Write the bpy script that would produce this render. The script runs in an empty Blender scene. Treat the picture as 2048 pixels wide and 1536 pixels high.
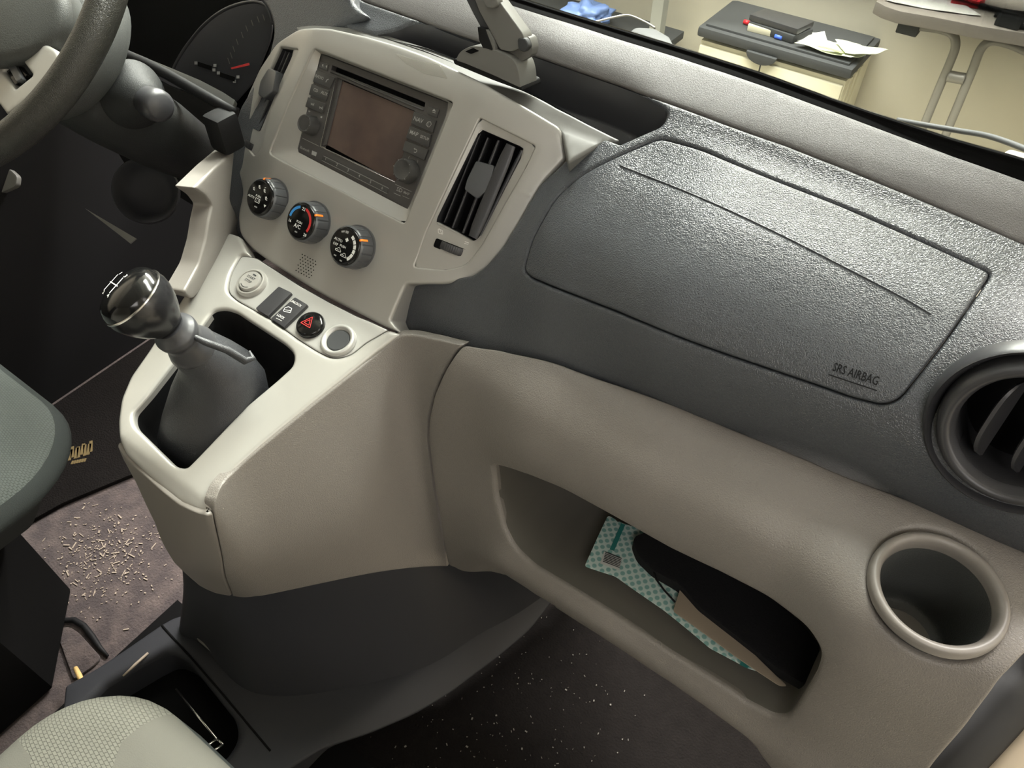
import bpy, bmesh, math, random
import numpy as np
from mathutils import Vector, Matrix, noise
from mathutils.bvhtree import BVHTree
from mathutils.geometry import delaunay_2d_cdt
random.seed(4); rng = np.random.default_rng(4)
R = math.radians
scene = bpy.context.scene; COL = scene.collection

# ------------------------------------------------------------------ camera
CAM = np.array([.575, 0., 1.19]); FPX = 1550.
PITCH, YAW = R(48), R(36)
fw = np.array([-math.sin(YAW)*math.cos(PITCH), math.cos(YAW)*math.cos(PITCH), -math.sin(PITCH)])
rt = np.array([math.cos(YAW), math.sin(YAW), 0.]); upv = np.cross(rt, fw)
cd = bpy.data.cameras.new('camera'); cam = bpy.data.objects.new('camera', cd); COL.objects.link(cam)
cd.sensor_fit = 'HORIZONTAL'; cd.sensor_width = 36; cd.lens = FPX/2048*36; cd.clip_start = .01; cd.clip_end = 60
m = Matrix.Identity(4)
for i in range(3):
    m[i][0] = rt[i]; m[i][1] = upv[i]; m[i][2] = -fw[i]; m[i][3] = CAM[i]
cam.matrix_world = m; scene.camera = cam
# ------------------------------------------------------------------ world, lamps, exposure
w = bpy.data.worlds.new('world'); scene.world = w; w.use_nodes = True
w.node_tree.nodes['Background'].inputs[0].default_value = (1, .97, .93, 1); w.node_tree.nodes['Background'].inputs[1].default_value = .06
vs = scene.view_settings; vs.view_transform = 'Standard'; vs.look = 'None'; vs.exposure = 0; vs.gamma = 1; vs.use_curve_mapping = False
def lamp(name, loc, tgt, sx, sy, e, c=(1, .965, .93)):
    l = bpy.data.lights.new(name, 'AREA'); l.shape = 'RECTANGLE'; l.size = sx; l.size_y = sy; l.energy = e; l.color = c
    o = bpy.data.objects.new(name, l); COL.objects.link(o); o.location = loc
    o.rotation_euler = (Vector(tgt)-Vector(loc)).to_track_quat('-Z', 'Y').to_euler(); return o
lamp('wall_top_tubes', (-.6, 2.6, 2.22), (.2, .6, .8), 3.4, .35, 560)
lamp('ceiling_tube_front', (.3, 1.55, 2.4), (.4, 1.2, .8), 2.2, .4, 195)
lamp('ceiling_tube_side', (2.4, .4, 2.1), (.4, .3, .6), .5, 1.8, 15)
lamp('rear_fill', (1.25, -.9, 2.0), (.3, .4, .6), 1.0, .5, 13)  # added fill from behind, no known lamp there

# ------------------------------------------------------------------ geometry helpers
def ray(px, py):
    d = (px-1024)*rt-(py-768)*upv+FPX*fw; return d/np.linalg.norm(d)
def at(px, py, X=None, Y=None, Z=None):
    d = ray(px, py)
    for i, v in enumerate((X, Y, Z)):
        if v is not None: return CAM+d*(v-CAM[i])/d[i]
def nrm(v): v = np.asarray(v, float); return v/np.linalg.norm(v)
class Fr:                                                # a flat working frame: origin, two axes, normal
    def __init__(s, o, ux, uy): s.o = np.asarray(o, float); s.x = nrm(ux); s.y = nrm(np.asarray(uy)-np.dot(uy, s.x)*s.x); s.n = np.cross(s.x, s.y)
    def P(s, u, v, w=0): return s.o+u*s.x+v*s.y+w*s.n
    def px(s, a, b, w=0):
        d = ray(a, b); o = s.o+s.n*w; t = s.n@(o-CAM)/(s.n@d); L = CAM+t*d-s.o; return np.array([L@s.x, L@s.y])
    def off(s, u, v, w=0): return Fr(s.P(u, v, w), s.x, s.y)
    def surf(s, u0, u1, v0, v1, f=None, n=60): return Surf(lambda u, v: s.P(u, v, f(u, v) if f else 0), u0, u1, v0, v1, n, n)
MISS = []
class Surf:
    def __init__(s, f, u0, u1, v0, v1, nu=80, nv=80):
        s.b = (u0, u1, v0, v1); s.nu, s.nv = nu, nv
        s.G = np.array([[f(u0+(u1-u0)*i/nu, v0+(v1-v0)*j/nv) for j in range(nv+1)] for i in range(nu+1)])
        gu, gv = np.gradient(s.G, axis=(0, 1)); N = np.cross(gu, gv); s.N = N/np.linalg.norm(N, axis=2, keepdims=True)
        c = s.G[nu//2, nv//2]
        if s.N[nu//2, nv//2]@(CAM-c) < 0: s.N = -s.N
        vv = [Vector(p) for p in s.G.reshape(-1, 3)]; fs = []
        k = lambda i, j: i*(nv+1)+j
        for i in range(nu):
            for j in range(nv): fs += [(k(i, j), k(i+1, j), k(i+1, j+1)), (k(i, j), k(i+1, j+1), k(i, j+1))]
        s.bvh = BVHTree.FromPolygons(vv, fs)
    def ev(s, uv, arr=None):
        uv = np.atleast_2d(uv); u0, u1, v0, v1 = s.b
        a = np.clip((uv[:, 0]-u0)/(u1-u0)*s.nu, 0, s.nu-1e-6); b = np.clip((uv[:, 1]-v0)/(v1-v0)*s.nv, 0, s.nv-1e-6)
        i = a.astype(int); j = b.astype(int); a = (a-i)[:, None]; b = (b-j)[:, None]
        f = lambda G: G[i, j]*(1-a)*(1-b)+G[i+1, j]*a*(1-b)+G[i, j+1]*(1-a)*b+G[i+1, j+1]*a*b
        n = f(s.N); return f(s.G), n/np.linalg.norm(n, axis=1, keepdims=True)
    def px(s, x, y):
        loc, nn, idx, d = s.bvh.ray_cast(Vector(CAM), Vector(ray(x, y)))
        if loc is None:                                     # just past the sheet's edge: take the nearest point of the sheet
            g = s.G-CAM; d = ray(x, y); e = g-(g@d)[..., None]*d; i, j = np.unravel_index(np.argmin((e**2).sum(-1)), e.shape[:2])
            MISS.append((x, y)); u0, u1, v0, v1 = s.b; return np.array([u0+(u1-u0)*i/s.nu, v0+(v1-v0)*j/s.nv])
        c, tr = divmod(idx, 2); i, j = divmod(c, s.nv); L = np.array(loc)
        A = s.G[i, j]; C = s.G[i+1, j+1]; B = s.G[i+1, j] if tr == 0 else s.G[i, j+1]
        ab, ac, p = B-A, C-A, L-A
        M = np.array([[ab@ab, ab@ac], [ab@ac, ac@ac]]); q = np.linalg.solve(M, [p@ab, p@ac])
        fi, fj = (i+q[0]+q[1], j+q[1]) if tr == 0 else (i+q[1], j+q[0]+q[1])
        u0, u1, v0, v1 = s.b; return np.array([u0+(u1-u0)*fi/s.nu, v0+(v1-v0)*fj/s.nv])
def cr(pts, closed=True, n=6):                            # smooth curve through points
    P = [np.array(p[:2], float) if len(p) < 3 else np.array(p, float) for p in pts]; N = len(P); out = []
    for i in range(N if closed else N-1):
        p0, p1, p2, p3 = (P[(i-1) % N], P[i], P[(i+1) % N], P[(i+2) % N]) if closed else (P[max(i-1, 0)], P[i], P[i+1], P[min(i+2, N-1)])
        for k in range(n):
            t = k/n; out.append(.5*((2*p1)+(p2-p0)*t+(2*p0-5*p1+4*p2-p3)*t*t+(3*p1-p0-3*p2+p3)*t**3))
    if not closed: out.append(P[-1])
    return out
def rp(pts, r=6, n=5):                                    # polygon with rounded corners; a point may carry its own radius
    N = len(pts); out = []
    for i in range(N):
        p = np.array(pts[i][:2], float); q = pts[i][2] if len(pts[i]) > 2 else r
        a = np.array(pts[i-1][:2], float)-p; b = np.array(pts[(i+1) % N][:2], float)-p
        la, lb = np.linalg.norm(a), np.linalg.norm(b); e = min(q, la*.48, lb*.48)
        if e < .3*min(1, q) or q == 0: out.append(p); continue
        A = p+a/la*e; B = p+b/lb*e
        for k in range(n+1):
            t = k/n; out.append((1-t)**2*A+2*t*(1-t)*p+t*t*B)
    return out
def ell(cx, cy, a, b, rot=0, n=36):
    c, s = math.cos(R(rot)), math.sin(R(rot))
    return [(cx+a*math.cos(t)*c-b*math.sin(t)*s, cy+a*math.cos(t)*s+b*math.sin(t)*c) for t in np.linspace(0, 2*math.pi, n, endpoint=False)]
def inside(P, poly):
    x, y = P[:, 0], P[:, 1]; r = np.zeros(len(P), bool); q = np.roll(poly, 1, 0)
    for (x1, y1), (x2, y2) in zip(poly, q):
        if y1 == y2: continue
        r ^= ((y1 > y) != (y2 > y)) & (x < (x2-x1)*(y-y1)/(y2-y1)+x1)
    return r
def bdist(P, loops):
    d = np.full(len(P), 1e9)
    for L in loops:
        for a, b in zip(L, np.roll(L, -1, 0)):
            e = b-a; l = e@e
            if l < 1e-16: continue
            t = np.clip(((P-a)@e)/l, 0, 1); d = np.minimum(d, np.linalg.norm(P-a-t[:, None]*e, axis=1))
    return d
def resamp(L, sp):
    out = []
    for a, b in zip(L, np.roll(L, -1, 0)):
        n = max(1, int(round(np.linalg.norm(b-a)/sp)))
        for k in range(n): out.append(a+(b-a)*k/n)
    o2 = []
    for p in out:
        if not o2 or np.linalg.norm(p-o2[-1]) > sp*.12: o2.append(p)
    if np.linalg.norm(o2[0]-o2[-1]) < sp*.12: o2.pop()
    return np.array(o2)
# ------------------------------------------------------------------ object helpers
def link(o, parent=None):
    COL.objects.link(o)
    if parent is not None:
        o.parent = parent
        T = Matrix.Translation(parent.location)
        o.matrix_parent_inverse = T.inverted()
    return o
def mesh_obj(name, V, F, mat, parent=None, smooth=True, sharp=None):
    me = bpy.data.meshes.new(name); me.from_pydata([tuple(map(float, v)) for v in V], [], [tuple(map(int, f)) for f in F])
    bm = bmesh.new(); bm.from_mesh(me); bmesh.ops.remove_doubles(bm, verts=bm.verts, dist=1e-6)
    if smooth != 'raw': bmesh.ops.recalc_face_normals(bm, faces=bm.faces)
    for f in bm.faces: f.smooth = bool(smooth)
    if sharp:
        for e in bm.edges:
            if len(e.link_faces) == 2 and e.calc_face_angle(0) > R(sharp): e.smooth = False
    bm.to_mesh(me); bm.free(); me.materials.append(mat); return link(bpy.data.objects.new(name, me), parent)
def thing(name, label, cat, loc=(0, 0, 0), group=None):
    o = bpy.data.objects.new(name, None); o.location = loc; o.empty_display_size = .02; COL.objects.link(o)
    o['label'] = label; o['category'] = cat
    if group: o['group'] = group
    return o
def tag(o, label, cat, group=None):
    o['label'] = label; o['category'] = cat
    if group: o['group'] = group
    return o
def patch(name, S, outer, holes=(), mat=None, parent=None, sp=.005, r=.002, lift=0., depth=.004, hdepth=None, hdir=None, hmat=None, px=True, rh=None, ddir=None, deep=None):
    """sheet on surface S inside outline, rounded edges, skirts running back from every edge"""
    conv = (lambda L: np.array([S.px(*p[:2]) for p in L])) if px else (lambda L: np.array([p[:2] for p in L], float))
    loops = [resamp(conv(outer), sp*.8)]+[resamp(conv(h), sp*.6) for h in holes]
    rh = r if rh is None else rh; rm = max(r, rh)
    allp = []; edges = []; off = 0
    for L in loops:
        allp.append(L); n = len(L); edges += [(off+i, off+(i+1) % n) for i in range(n)]; off += n
    lo, hi = loops[0].min(0), loops[0].max(0)
    gx = np.arange(lo[0], hi[0], sp); gy = np.arange(lo[1], hi[1], sp*.866)
    G = np.array([(x+(sp/2 if j % 2 else 0), y) for j, y in enumerate(gy) for x in gx])
    extra = []
    for li, L in enumerate(loops):
        rr = r if li == 0 else rh
        if rr <= 0: continue
        T = np.roll(L, -1, 0)-np.roll(L, 1, 0); T /= np.linalg.norm(T, axis=1, keepdims=True)+1e-12; Nn = np.stack([-T[:, 1], T[:, 0]], 1)
        for q in (.12, .35, .65, 1.):
            for sg in (1, -1):
                c = L+Nn*rr*q*sg; d = bdist(c, loops); extra.append(c[d > rr*q*.93])
    def ok(P):
        k = inside(P, loops[0])
        for h in loops[1:]: k &= ~inside(P, h)
        return k
    if len(G): G = G[ok(G)]
    if len(G): G = G[bdist(G, loops) > rm*1.05+sp*.3]
    X = [p for e in extra for p in e[ok(e)]] if extra else []
    pts = np.concatenate(allp+([np.array(X)] if len(X) else [])+([G] if len(G) else []))
    vo, eo, fo, _, _, _ = delaunay_2d_cdt([Vector(p) for p in pts], edges, [], 0, 1e-7)
    P = np.array([v[:] for v in vo]); Fc = np.array([f for f in fo if len(f) == 3])
    c = P[Fc].mean(1); Fc = Fc[ok(c)]
    dO = bdist(P, loops[:1]); w_ = np.zeros(len(P))
    f = lambda d, rr: -rr*(1-np.sqrt(np.clip(1-(1-np.clip(d/rr, 0, 1))**2, 0, 1))) if rr > 0 else 0*d
    w_ += f(dO, r)
    if len(loops) > 1: w_ += f(bdist(P, loops[1:]), rh)
    Q, N = S.ev(P)
    V = list(Q+N*(w_+lift)[:, None]); F = [tuple(t) for t in Fc]
    for li, L in enumerate(loops):
        dd = depth if li == 0 else (hdepth if hdepth is not None else depth)
        if dd <= 0: continue
        q, nn = S.ev(L); rr = r if li == 0 else rh; t = q+nn*(lift-rr)
        D = -nn if (hdir is None or li == 0) else np.tile(nrm(hdir), (len(L), 1))
        if li == 0 and ddir is not None: D = np.tile(nrm(ddir), (len(L), 1))
        k = len(V); n = len(L); V += list(t)+list(t+D*dd)
        F += [(k+i, k+(i+1) % n, k+n+(i+1) % n, k+n+i) for i in range(n)]
        if li and deep: pass
    me = bpy.data.meshes.new(name); me.from_pydata([tuple(map(float, v)) for v in V], [], [tuple(map(int, x)) for x in F])
    bm = bmesh.new(); bm.from_mesh(me)
    for fc in bm.faces: fc.smooth = True
    bm.faces.ensure_lookup_table()
    nt = len(Fc)
    nf = S.ev(c[ok(c)] if False else P[Fc].mean(1))[1]
    for i in range(nt):
        bm.faces[i].normal_update()
        if bm.faces[i].normal.dot(Vector(nf[i])) < 0: bm.faces[i].normal_flip()
    bm.to_mesh(me); bm.free(); me.materials.append(mat); return link(bpy.data.objects.new(name, me), parent)
def loft(name, rings, mat, parent=None, closed=True, cap0=False, cap1=False, sharp=None, smooth=True):
    V = [p for r_ in rings for p in r_]; n = len(rings[0]); F = []
    for i in range(len(rings)-1):
        for j in range(n if closed else n-1):
            a = i*n+j; b = i*n+(j+1) % n; F.append((a, b, b+n, a+n))
    if cap0: F.append(tuple(range(n)))
    if cap1: F.append(tuple(range(len(V)-n, len(V))))
    return mesh_obj(name, V, F, mat, parent, smooth, sharp)
def tube(name, pts, rad, mat, parent=None, closed=False, n=12, caps=True, sx=1., ref=None):
    P = [np.array(p, float) for p in pts]; N = len(P); rings = []; prev = None
    for i in range(N):
        t = nrm((P[(i+1) % N]-P[i-1]) if closed else (P[min(i+1, N-1)]-P[max(i-1, 0)]))
        if prev is None:
            a = np.array(ref if ref is not None else ((0, 0, 1) if abs(t[2]) < .9 else (1, 0, 0)), float); prev = nrm(a-(a@t)*t)
        prev = nrm(prev-(prev@t)*t); b = np.cross(t, prev); r_ = rad[i] if hasattr(rad, '__len__') else rad
        rings.append([P[i]+r_*(math.cos(q)*prev+sx*math.sin(q)*b) for q in np.linspace(0, 2*math.pi, n, endpoint=False)])
    if closed: rings.append(rings[0])
    return loft(name, rings, mat, parent, True, caps and not closed, caps and not closed)
def lathe(name, o, ax, prof, mat, parent=None, n=40, ref=(1, 0, 0), cap0=True, cap1=True, sharp=30, fr=None):
    ax = nrm(ax); a = nrm(np.array(ref)-np.dot(ref, ax)*ax); b = np.cross(ax, a); o = np.array(o, float)
    rings = [[o+ax*h+r_*(math.cos(q)*a+math.sin(q)*b)*(fr(q, h) if fr else 1) for q in np.linspace(0, 2*math.pi, n, endpoint=False)] for h, r_ in prof]
    return loft(name, rings, mat, parent, True, cap0, cap1, sharp)
def prism(name, fr, pts, w0, w1, mat, parent=None, bev=0., seg=2):      # closed outline in frame (u,v) extruded w0..w1, bevelled
    n = len(pts); V = [fr.P(p[0], p[1], w0) for p in pts]+[fr.P(p[0], p[1], w1) for p in pts]
    F = [tuple(range(n-1, -1, -1)), tuple(range(n, 2*n))]+[(i, (i+1) % n, n+(i+1) % n, n+i) for i in range(n)]
    me = bpy.data.meshes.new(name); me.from_pydata([tuple(map(float, v)) for v in V], [], F)
    bm = bmesh.new(); bm.from_mesh(me); bmesh.ops.recalc_face_normals(bm, faces=bm.faces)
    if bev:
        es = [e for e in bm.edges if e.calc_face_angle(0) > R(50)]
        bmesh.ops.bevel(bm, geom=es, offset=bev, segments=seg, affect='EDGES', profile=.6, clamp_overlap=True)
    for f in bm.faces: f.smooth = True
    for e in bm.edges:
        if len(e.link_faces) == 2 and e.calc_face_angle(0) > R(32): e.smooth = False
    bm.to_mesh(me); bm.free(); me.materials.append(mat); return link(bpy.data.objects.new(name, me), parent)
def box(name, c, s, mat, parent=None, bev=.002, rz=0, fr=None):
    fr = fr or Fr(c, (math.cos(rz), math.sin(rz), 0), (-math.sin(rz), math.cos(rz), 0)); a, b, h = s[0]/2, s[1]/2, s[2]/2
    return prism(name, fr, [(-a, -b), (a, -b), (a, b), (-a, b)], -h, h, mat, parent, bev)
def pxf(fr, L, w=0): return [tuple(fr.px(p[0], p[1], w)) for p in L]
def join(name, obs, parent=None):
    bm = bmesh.new(); mats = []
    for o in obs:
        me = o.data; k = len(bm.faces)
        bm.from_mesh(me); bm.faces.ensure_lookup_table()
        idx = []
        for mt in me.materials:
            if mt not in mats: mats.append(mt)
            idx.append(mats.index(mt))
        for f in bm.faces[k:]: f.material_index = idx[f.material_index]
    me = bpy.data.meshes.new(name); bm.to_mesh(me); bm.free()
    for mt in mats: me.materials.append(mt)
    for o in obs: bpy.data.objects.remove(o)
    return link(bpy.data.objects.new(name, me), parent)
_dg = None
def text2d(s, size):
    cu = bpy.data.curves.new('t', 'FONT'); cu.body = s; cu.size = size; cu.align_x = 'CENTER'; cu.align_y = 'CENTER'; cu.resolution_u = 2; cu.offset = size*.012
    o = bpy.data.objects.new('t', cu); COL.objects.link(o); me = bpy.data.meshes.new_from_object(o.evaluated_get(bpy.context.evaluated_depsgraph_get()))
    V = [tuple(v.co) for v in me.vertices]; F = [tuple(p.vertices) for p in me.polygons]
    bpy.data.objects.remove(o); bpy.data.meshes.remove(me); return V, F
def marks(name, fr, items, mat, parent, w=.0003):
    """items: ('t',text,u,v,size[,sx]) | ('l',[(u,v)...],width[,closed]) | ('p',[(u,v)...]) | ('a',u,v,r0,r1,deg0,deg1)"""
    V = []; F = []
    for it in items:
        k = len(V)
        if it[0] == 't':
            v, f = text2d(it[1], it[4]); sx = it[5] if len(it) > 5 else 1
            V += [fr.P(it[2]+a[0]*sx, it[3]+a[1], w) for a in v]; F += [tuple(i+k for i in x) for x in f]
        elif it[0] == 'p': V += [fr.P(a, b, w) for a, b in it[1]]; F.append(tuple(range(k, k+len(it[1]))))
        elif it[0] == 'l':
            L = [np.array(p) for p in it[1]]
            if len(it) > 3: L.append(L[0])
            for a, b in zip(L, L[1:]):
                k = len(V); d = b-a; l = np.linalg.norm(d)+1e-9; n = np.array([-d[1], d[0]])/l*it[2]/2
                for q in (a-n, b-n, b+n, a+n): V.append(fr.P(q[0], q[1], w))
                F.append((k, k+1, k+2, k+3))
        elif it[0] == 'a':
            _, u, v, r0, r1, d0, d1 = it; m_ = max(2, int(abs(d1-d0)/8))
            for q in np.linspace(R(d0), R(d1), m_+1):
                V += [fr.P(u+r0*math.cos(q), v+r0*math.sin(q), w), fr.P(u+r1*math.cos(q), v+r1*math.sin(q), w)]
            F += [(k+2*i, k+2*i+1, k+2*i+3, k+2*i+2) for i in range(m_)]
    return mesh_obj(name, V, F, mat, parent, False)
# ------------------------------------------------------------------ materials
def mat(name, col, rough=.5, metal=0., spec=.5, coat=0., grain=None, mottle=None, fuzz=0., emit=None, coatr=.1):
    """grain=(kind, scale, strength); mottle=(colour, scale, amount)"""
    m_ = bpy.data.materials.new(name); m_.use_nodes = True; nt = m_.node_tree; n = nt.nodes; l = nt.links; b = n['Principled BSDF']
    b.inputs['Base Color'].default_value = (*col, 1); b.inputs['Roughness'].default_value = rough; b.inputs['Metallic'].default_value = metal
    b.inputs['Specular IOR Level'].default_value = spec; b.inputs['Coat Weight'].default_value = coat; b.inputs['Coat Roughness'].default_value = coatr
    b.inputs['Sheen Weight'].default_value = fuzz
    tc = n.new('ShaderNodeTexCoord')
    if grain:
        kind, sc, st = grain
        if kind == 'leather':
            nz = n.new('ShaderNodeTexNoise'); nz.inputs['Scale'].default_value = sc*.5; l.new(tc.outputs['Object'], nz.inputs['Vector'])
            mx = n.new('ShaderNodeMixRGB'); mx.blend_type = 'LINEAR_LIGHT'; mx.inputs[0].default_value = .0022; l.new(tc.outputs['Object'], mx.inputs[1]); l.new(nz.outputs['Color'], mx.inputs[2])
            vo = n.new('ShaderNodeTexVoronoi'); vo.feature = 'DISTANCE_TO_EDGE'; vo.inputs['Scale'].default_value = sc; l.new(mx.outputs[0], vo.inputs['Vector'])
            rp_ = n.new('ShaderNodeMapRange'); rp_.inputs['From Max'].default_value = .28; rp_.interpolation_type = 'SMOOTHSTEP'; l.new(vo.outputs[0], rp_.inputs['Value']); h = rp_.outputs[0]
        else:
            nz = n.new('ShaderNodeTexNoise'); nz.inputs['Scale'].default_value = sc; nz.inputs['Detail'].default_value = 4; l.new(tc.outputs['Object'], nz.inputs['Vector']); h = nz.outputs['Fac']
        bp = n.new('ShaderNodeBump'); bp.inputs['Strength'].default_value = st; bp.inputs['Distance'].default_value = .6/sc; l.new(h, bp.inputs['Height']); l.new(bp.outputs[0], b.inputs['Normal'])
    if mottle:
        c2, sc, am = mottle
        nz = n.new('ShaderNodeTexNoise'); nz.inputs['Scale'].default_value = sc; nz.inputs['Detail'].default_value = 6; l.new(tc.outputs['Object'], nz.inputs['Vector'])
        mr = n.new('ShaderNodeMapRange'); mr.inputs['From Min'].default_value = .5-.25/max(am, .01)*.2; mr.inputs['From Max'].default_value = .75; l.new(nz.outputs['Fac'], mr.inputs['Value'])
        mu = n.new('ShaderNodeMath'); mu.operation = 'MULTIPLY'; mu.inputs[1].default_value = am; l.new(mr.outputs[0], mu.inputs[0])
        mx = n.new('ShaderNodeMixRGB'); mx.inputs[1].default_value = (*col, 1); mx.inputs[2].default_value = (*c2, 1); l.new(mu.outputs[0], mx.inputs[0]); l.new(mx.outputs[0], b.inputs['Base Color'])
    if emit: b.inputs['Emission Color'].default_value = (*emit[0], 1); b.inputs['Emission Strength'].default_value = emit[1]
    return m_
M = dict(
    pad=mat('grained_charcoal', (.050, .055, .063), .37, spec=.7, grain=('leather', 500, .3)),
    deck=mat('grained_grey_deck', (.115, .108, .104), .46, spec=.55, grain=('leather', 600, .18)),
    beige=mat('grained_beige', (.172, .158, .143), .45, spec=.5, grain=('leather', 480, .22)),
    beige_s=mat('smooth_beige', (.175, .161, .146), .42, spec=.5, grain=('noise', 900, .1)),
    knobb=mat('polished_black_plastic', (.012, .012, .013), .24, spec=.5),
    gold=mat('dull_gold_thread', (.12, .085, .03), .8),
    mountg=mat('mount_grey_plastic', (.13, .128, .118), .5, spec=.4),
    mountd=mat('ledge_grey_plastic', (.05, .05, .046), .5),
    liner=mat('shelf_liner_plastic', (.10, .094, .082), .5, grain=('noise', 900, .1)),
    shroud=mat('shroud_plastic', (.016, .017, .017), .6, spec=.3, grain=('leather', 500, .15)),
    silver=mat('silver_paint', (.37, .36, .335), .38, metal=.35, spec=.5, grain=('noise', 2500, .05)),
    silver_l=mat('light_silver_paint', (.42, .415, .395), .40, metal=.4, spec=.5),
    cap=mat('dark_satin_cap', (.13, .128, .118), .42, spec=.5, mottle=((.18, .175, .16), 14, .5)),
    black=mat('black_plastic', (.008, .008, .0085), .6, spec=.2, grain=('noise', 900, .12)),
    black2=mat('satin_charcoal_plastic', (.034, .034, .037), .38, grain=('noise', 1200, .1)),
    dark=mat('dark_plastic', (.022, .023, .027), .6, spec=.35, grain=('noise', 1000, .15)),
    pit=mat('matt_black', (.004, .004, .004), .9, spec=.1),
    gloss=mat('gloss_black', (.005, .005, .005), .14, spec=.35),
    radio=mat('radio_charcoal', (.058, .055, .054), .34, spec=.5),
    button=mat('radio_button', (.050, .049, .048), .3, spec=.5),
    screen=mat('lcd_screen', (.085, .056, .047), .24, spec=.6, mottle=((.028, .02, .022), 16, .8)),
    chrome=mat('worn_chrome', (.55, .54, .52), .22, metal=1),
    knob=mat('knob_rubber', (.07, .073, .078), .3, spec=.55),
    white=mat('white_print', (.75, .75, .72), .5),
    dim=mat('grey_print', (.30, .30, .29), .5),
    orange=mat('orange_mark', (.9, .22, .02), .4, emit=((.9, .2, .02), .25)),
    red=mat('red_print', (.55, .03, .03), .4), blue=mat('blue_print', (.04, .25, .62), .4),
    boot=mat('boot_leather', (.022, .023, .026), .42, spec=.5, grain=('leather', 650, .25)),
    wheel=mat('wheel_leather', (.020, .020, .017), .34, spec=.55, grain=('leather', 600, .3)),
    grey=mat('grey_soft_plastic', (.055, .058, .056), .5, grain=('leather', 500, .15)),
    carpet=mat('floor_carpet', (.060, .048, .047), .95, spec=.1, grain=('noise', 260, 1.), mottle=((.16, .125, .11), 34, .5), fuzz=.2),
    mat_=mat('dark_mat', (.007, .006, .0055), .95, spec=.1, grain=('noise', 300, 1.), mottle=((.014, .012, .011), 60, .3)),
    wall=mat('cream_wall', (.52, .485, .395), .8, mottle=((.46, .43, .355), 2.2, .5)),
    gfloor=mat('garage_floor', (.40, .37, .30), .6, mottle=((.3, .28, .23), 3, .5)),
    ceil=mat('white_ceiling', (.8, .78, .72), .9),
    cream=mat('cream_plastic', (.55, .52, .40), .5), tablet=mat('grey_laminate', (.22, .20, .175), .5, mottle=((.24, .21, .19), 5, .4)),
    dgrey=mat('dark_grey_plastic', (.042, .044, .046), .62, spec=.3), tubem=mat('grey_metal_tube', (.20, .19, .17), .45, metal=.3),
    paper=mat('white_paper', (.6, .6, .57), .7), paperg=mat('pale_green_paper', (.52, .55, .42), .7), green=mat('green_paper', (.36, .44, .16), .7),
    paint=mat('cream_body_paint', (.78, .66, .50), .3, coat=.5), rubber=mat('seal_rubber', (.03, .03, .03), .7),
    glove=mat('blue_nitrile', (.12, .19, .40), .45), straw=mat('straw', (.62, .42, .16), .7), redp=mat('red_plastic', (.7, .02, .03), .4), bluep=mat('blue_plastic', (.05, .12, .6), .4),
    galv=mat('galvanised_steel', (.32, .33, .32), .4, metal=.5), head=mat('roof_lining', (.42, .40, .36), .9), tan=mat('tan_paper', (.22, .18, .135), .7), cloth=mat('black_cloth', (.008, .008, .009), .9, spec=.2, grain=('noise', 500, .4)),
)
def fabric(name, col, sc, amp, rot=0):
    m_ = mat(name, col, .9, spec=.15); nt = m_.node_tree; n = nt.nodes; l = nt.links; b = n['Principled BSDF']
    tc = n.new('ShaderNodeTexCoord'); mp = n.new('ShaderNodeMapping'); mp.inputs['Rotation'].default_value = (0, 0, R(rot)); mp.inputs['Scale'].default_value = (sc, sc*1.9, sc); l.new(tc.outputs['Object'], mp.inputs[0])
    br = n.new('ShaderNodeTexBrick'); br.inputs['Scale'].default_value = 1; br.inputs['Brick Width'].default_value = 1.; br.inputs['Row Height'].default_value = 1.; br.inputs['Mortar Size'].default_value = .12; br.inputs['Mortar Smooth'].default_value = .9
    br.inputs['Color1'].default_value = (1, 1, 1, 1); br.inputs['Color2'].default_value = (.9, .9, .9, 1); br.inputs['Mortar'].default_value = (.45, .45, .45, 1); l.new(mp.outputs[0], br.inputs['Vector'])
    mx = n.new('ShaderNodeMixRGB'); mx.blend_type = 'MULTIPLY'; mx.inputs[0].default_value = amp; mx.inputs[1].default_value = (*col, 1); l.new(br.outputs['Color'], mx.inputs[2]); l.new(mx.outputs[0], b.inputs['Base Color'])
    bp = n.new('ShaderNodeBump'); bp.inputs['Strength'].default_value = .6; bp.inputs['Distance'].default_value = .001; l.new(br.outputs['Fac'], bp.inputs['Height']); bp.invert = True; l.new(bp.outputs[0], b.inputs['Normal']); return m_
M['seat'] = fabric('woven_seat_fabric', (.125, .122, .105), 180, .65, 20)
M['seat2'] = fabric('woven_dark_seat_fabric', (.085, .095, .09), 200, .55, 5)
M['seatp'] = mat('plain_seat_fabric', (.095, .092, .080), .9, spec=.2, grain=('noise', 900, .4))
M['seatd'] = mat('dark_seat_fabric', (.035, .040, .039), .9, spec=.2, grain=('noise', 700, .6))
def glassmat():
    m_ = bpy.data.materials.new('windscreen_glass'); m_.use_nodes = True; nt = m_.node_tree; n = nt.nodes; l = nt.links
    n.remove(n['Principled BSDF']); t = n.new('ShaderNodeBsdfTransparent'); t.inputs[0].default_value = (.93, .96, .93, 1); g = n.new('ShaderNodeBsdfGlossy'); g.inputs['Roughness'].default_value = .02
    fr_ = n.new('ShaderNodeFresnel'); fr_.inputs[0].default_value = 1.35; mx = n.new('ShaderNodeMixShader'); l.new(fr_.outputs[0], mx.inputs[0]); l.new(t.outputs[0], mx.inputs[1]); l.new(g.outputs[0], mx.inputs[2]); l.new(mx.outputs[0], n['Material Output'].inputs[0]); return m_
M['glass'] = glassmat()
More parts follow.
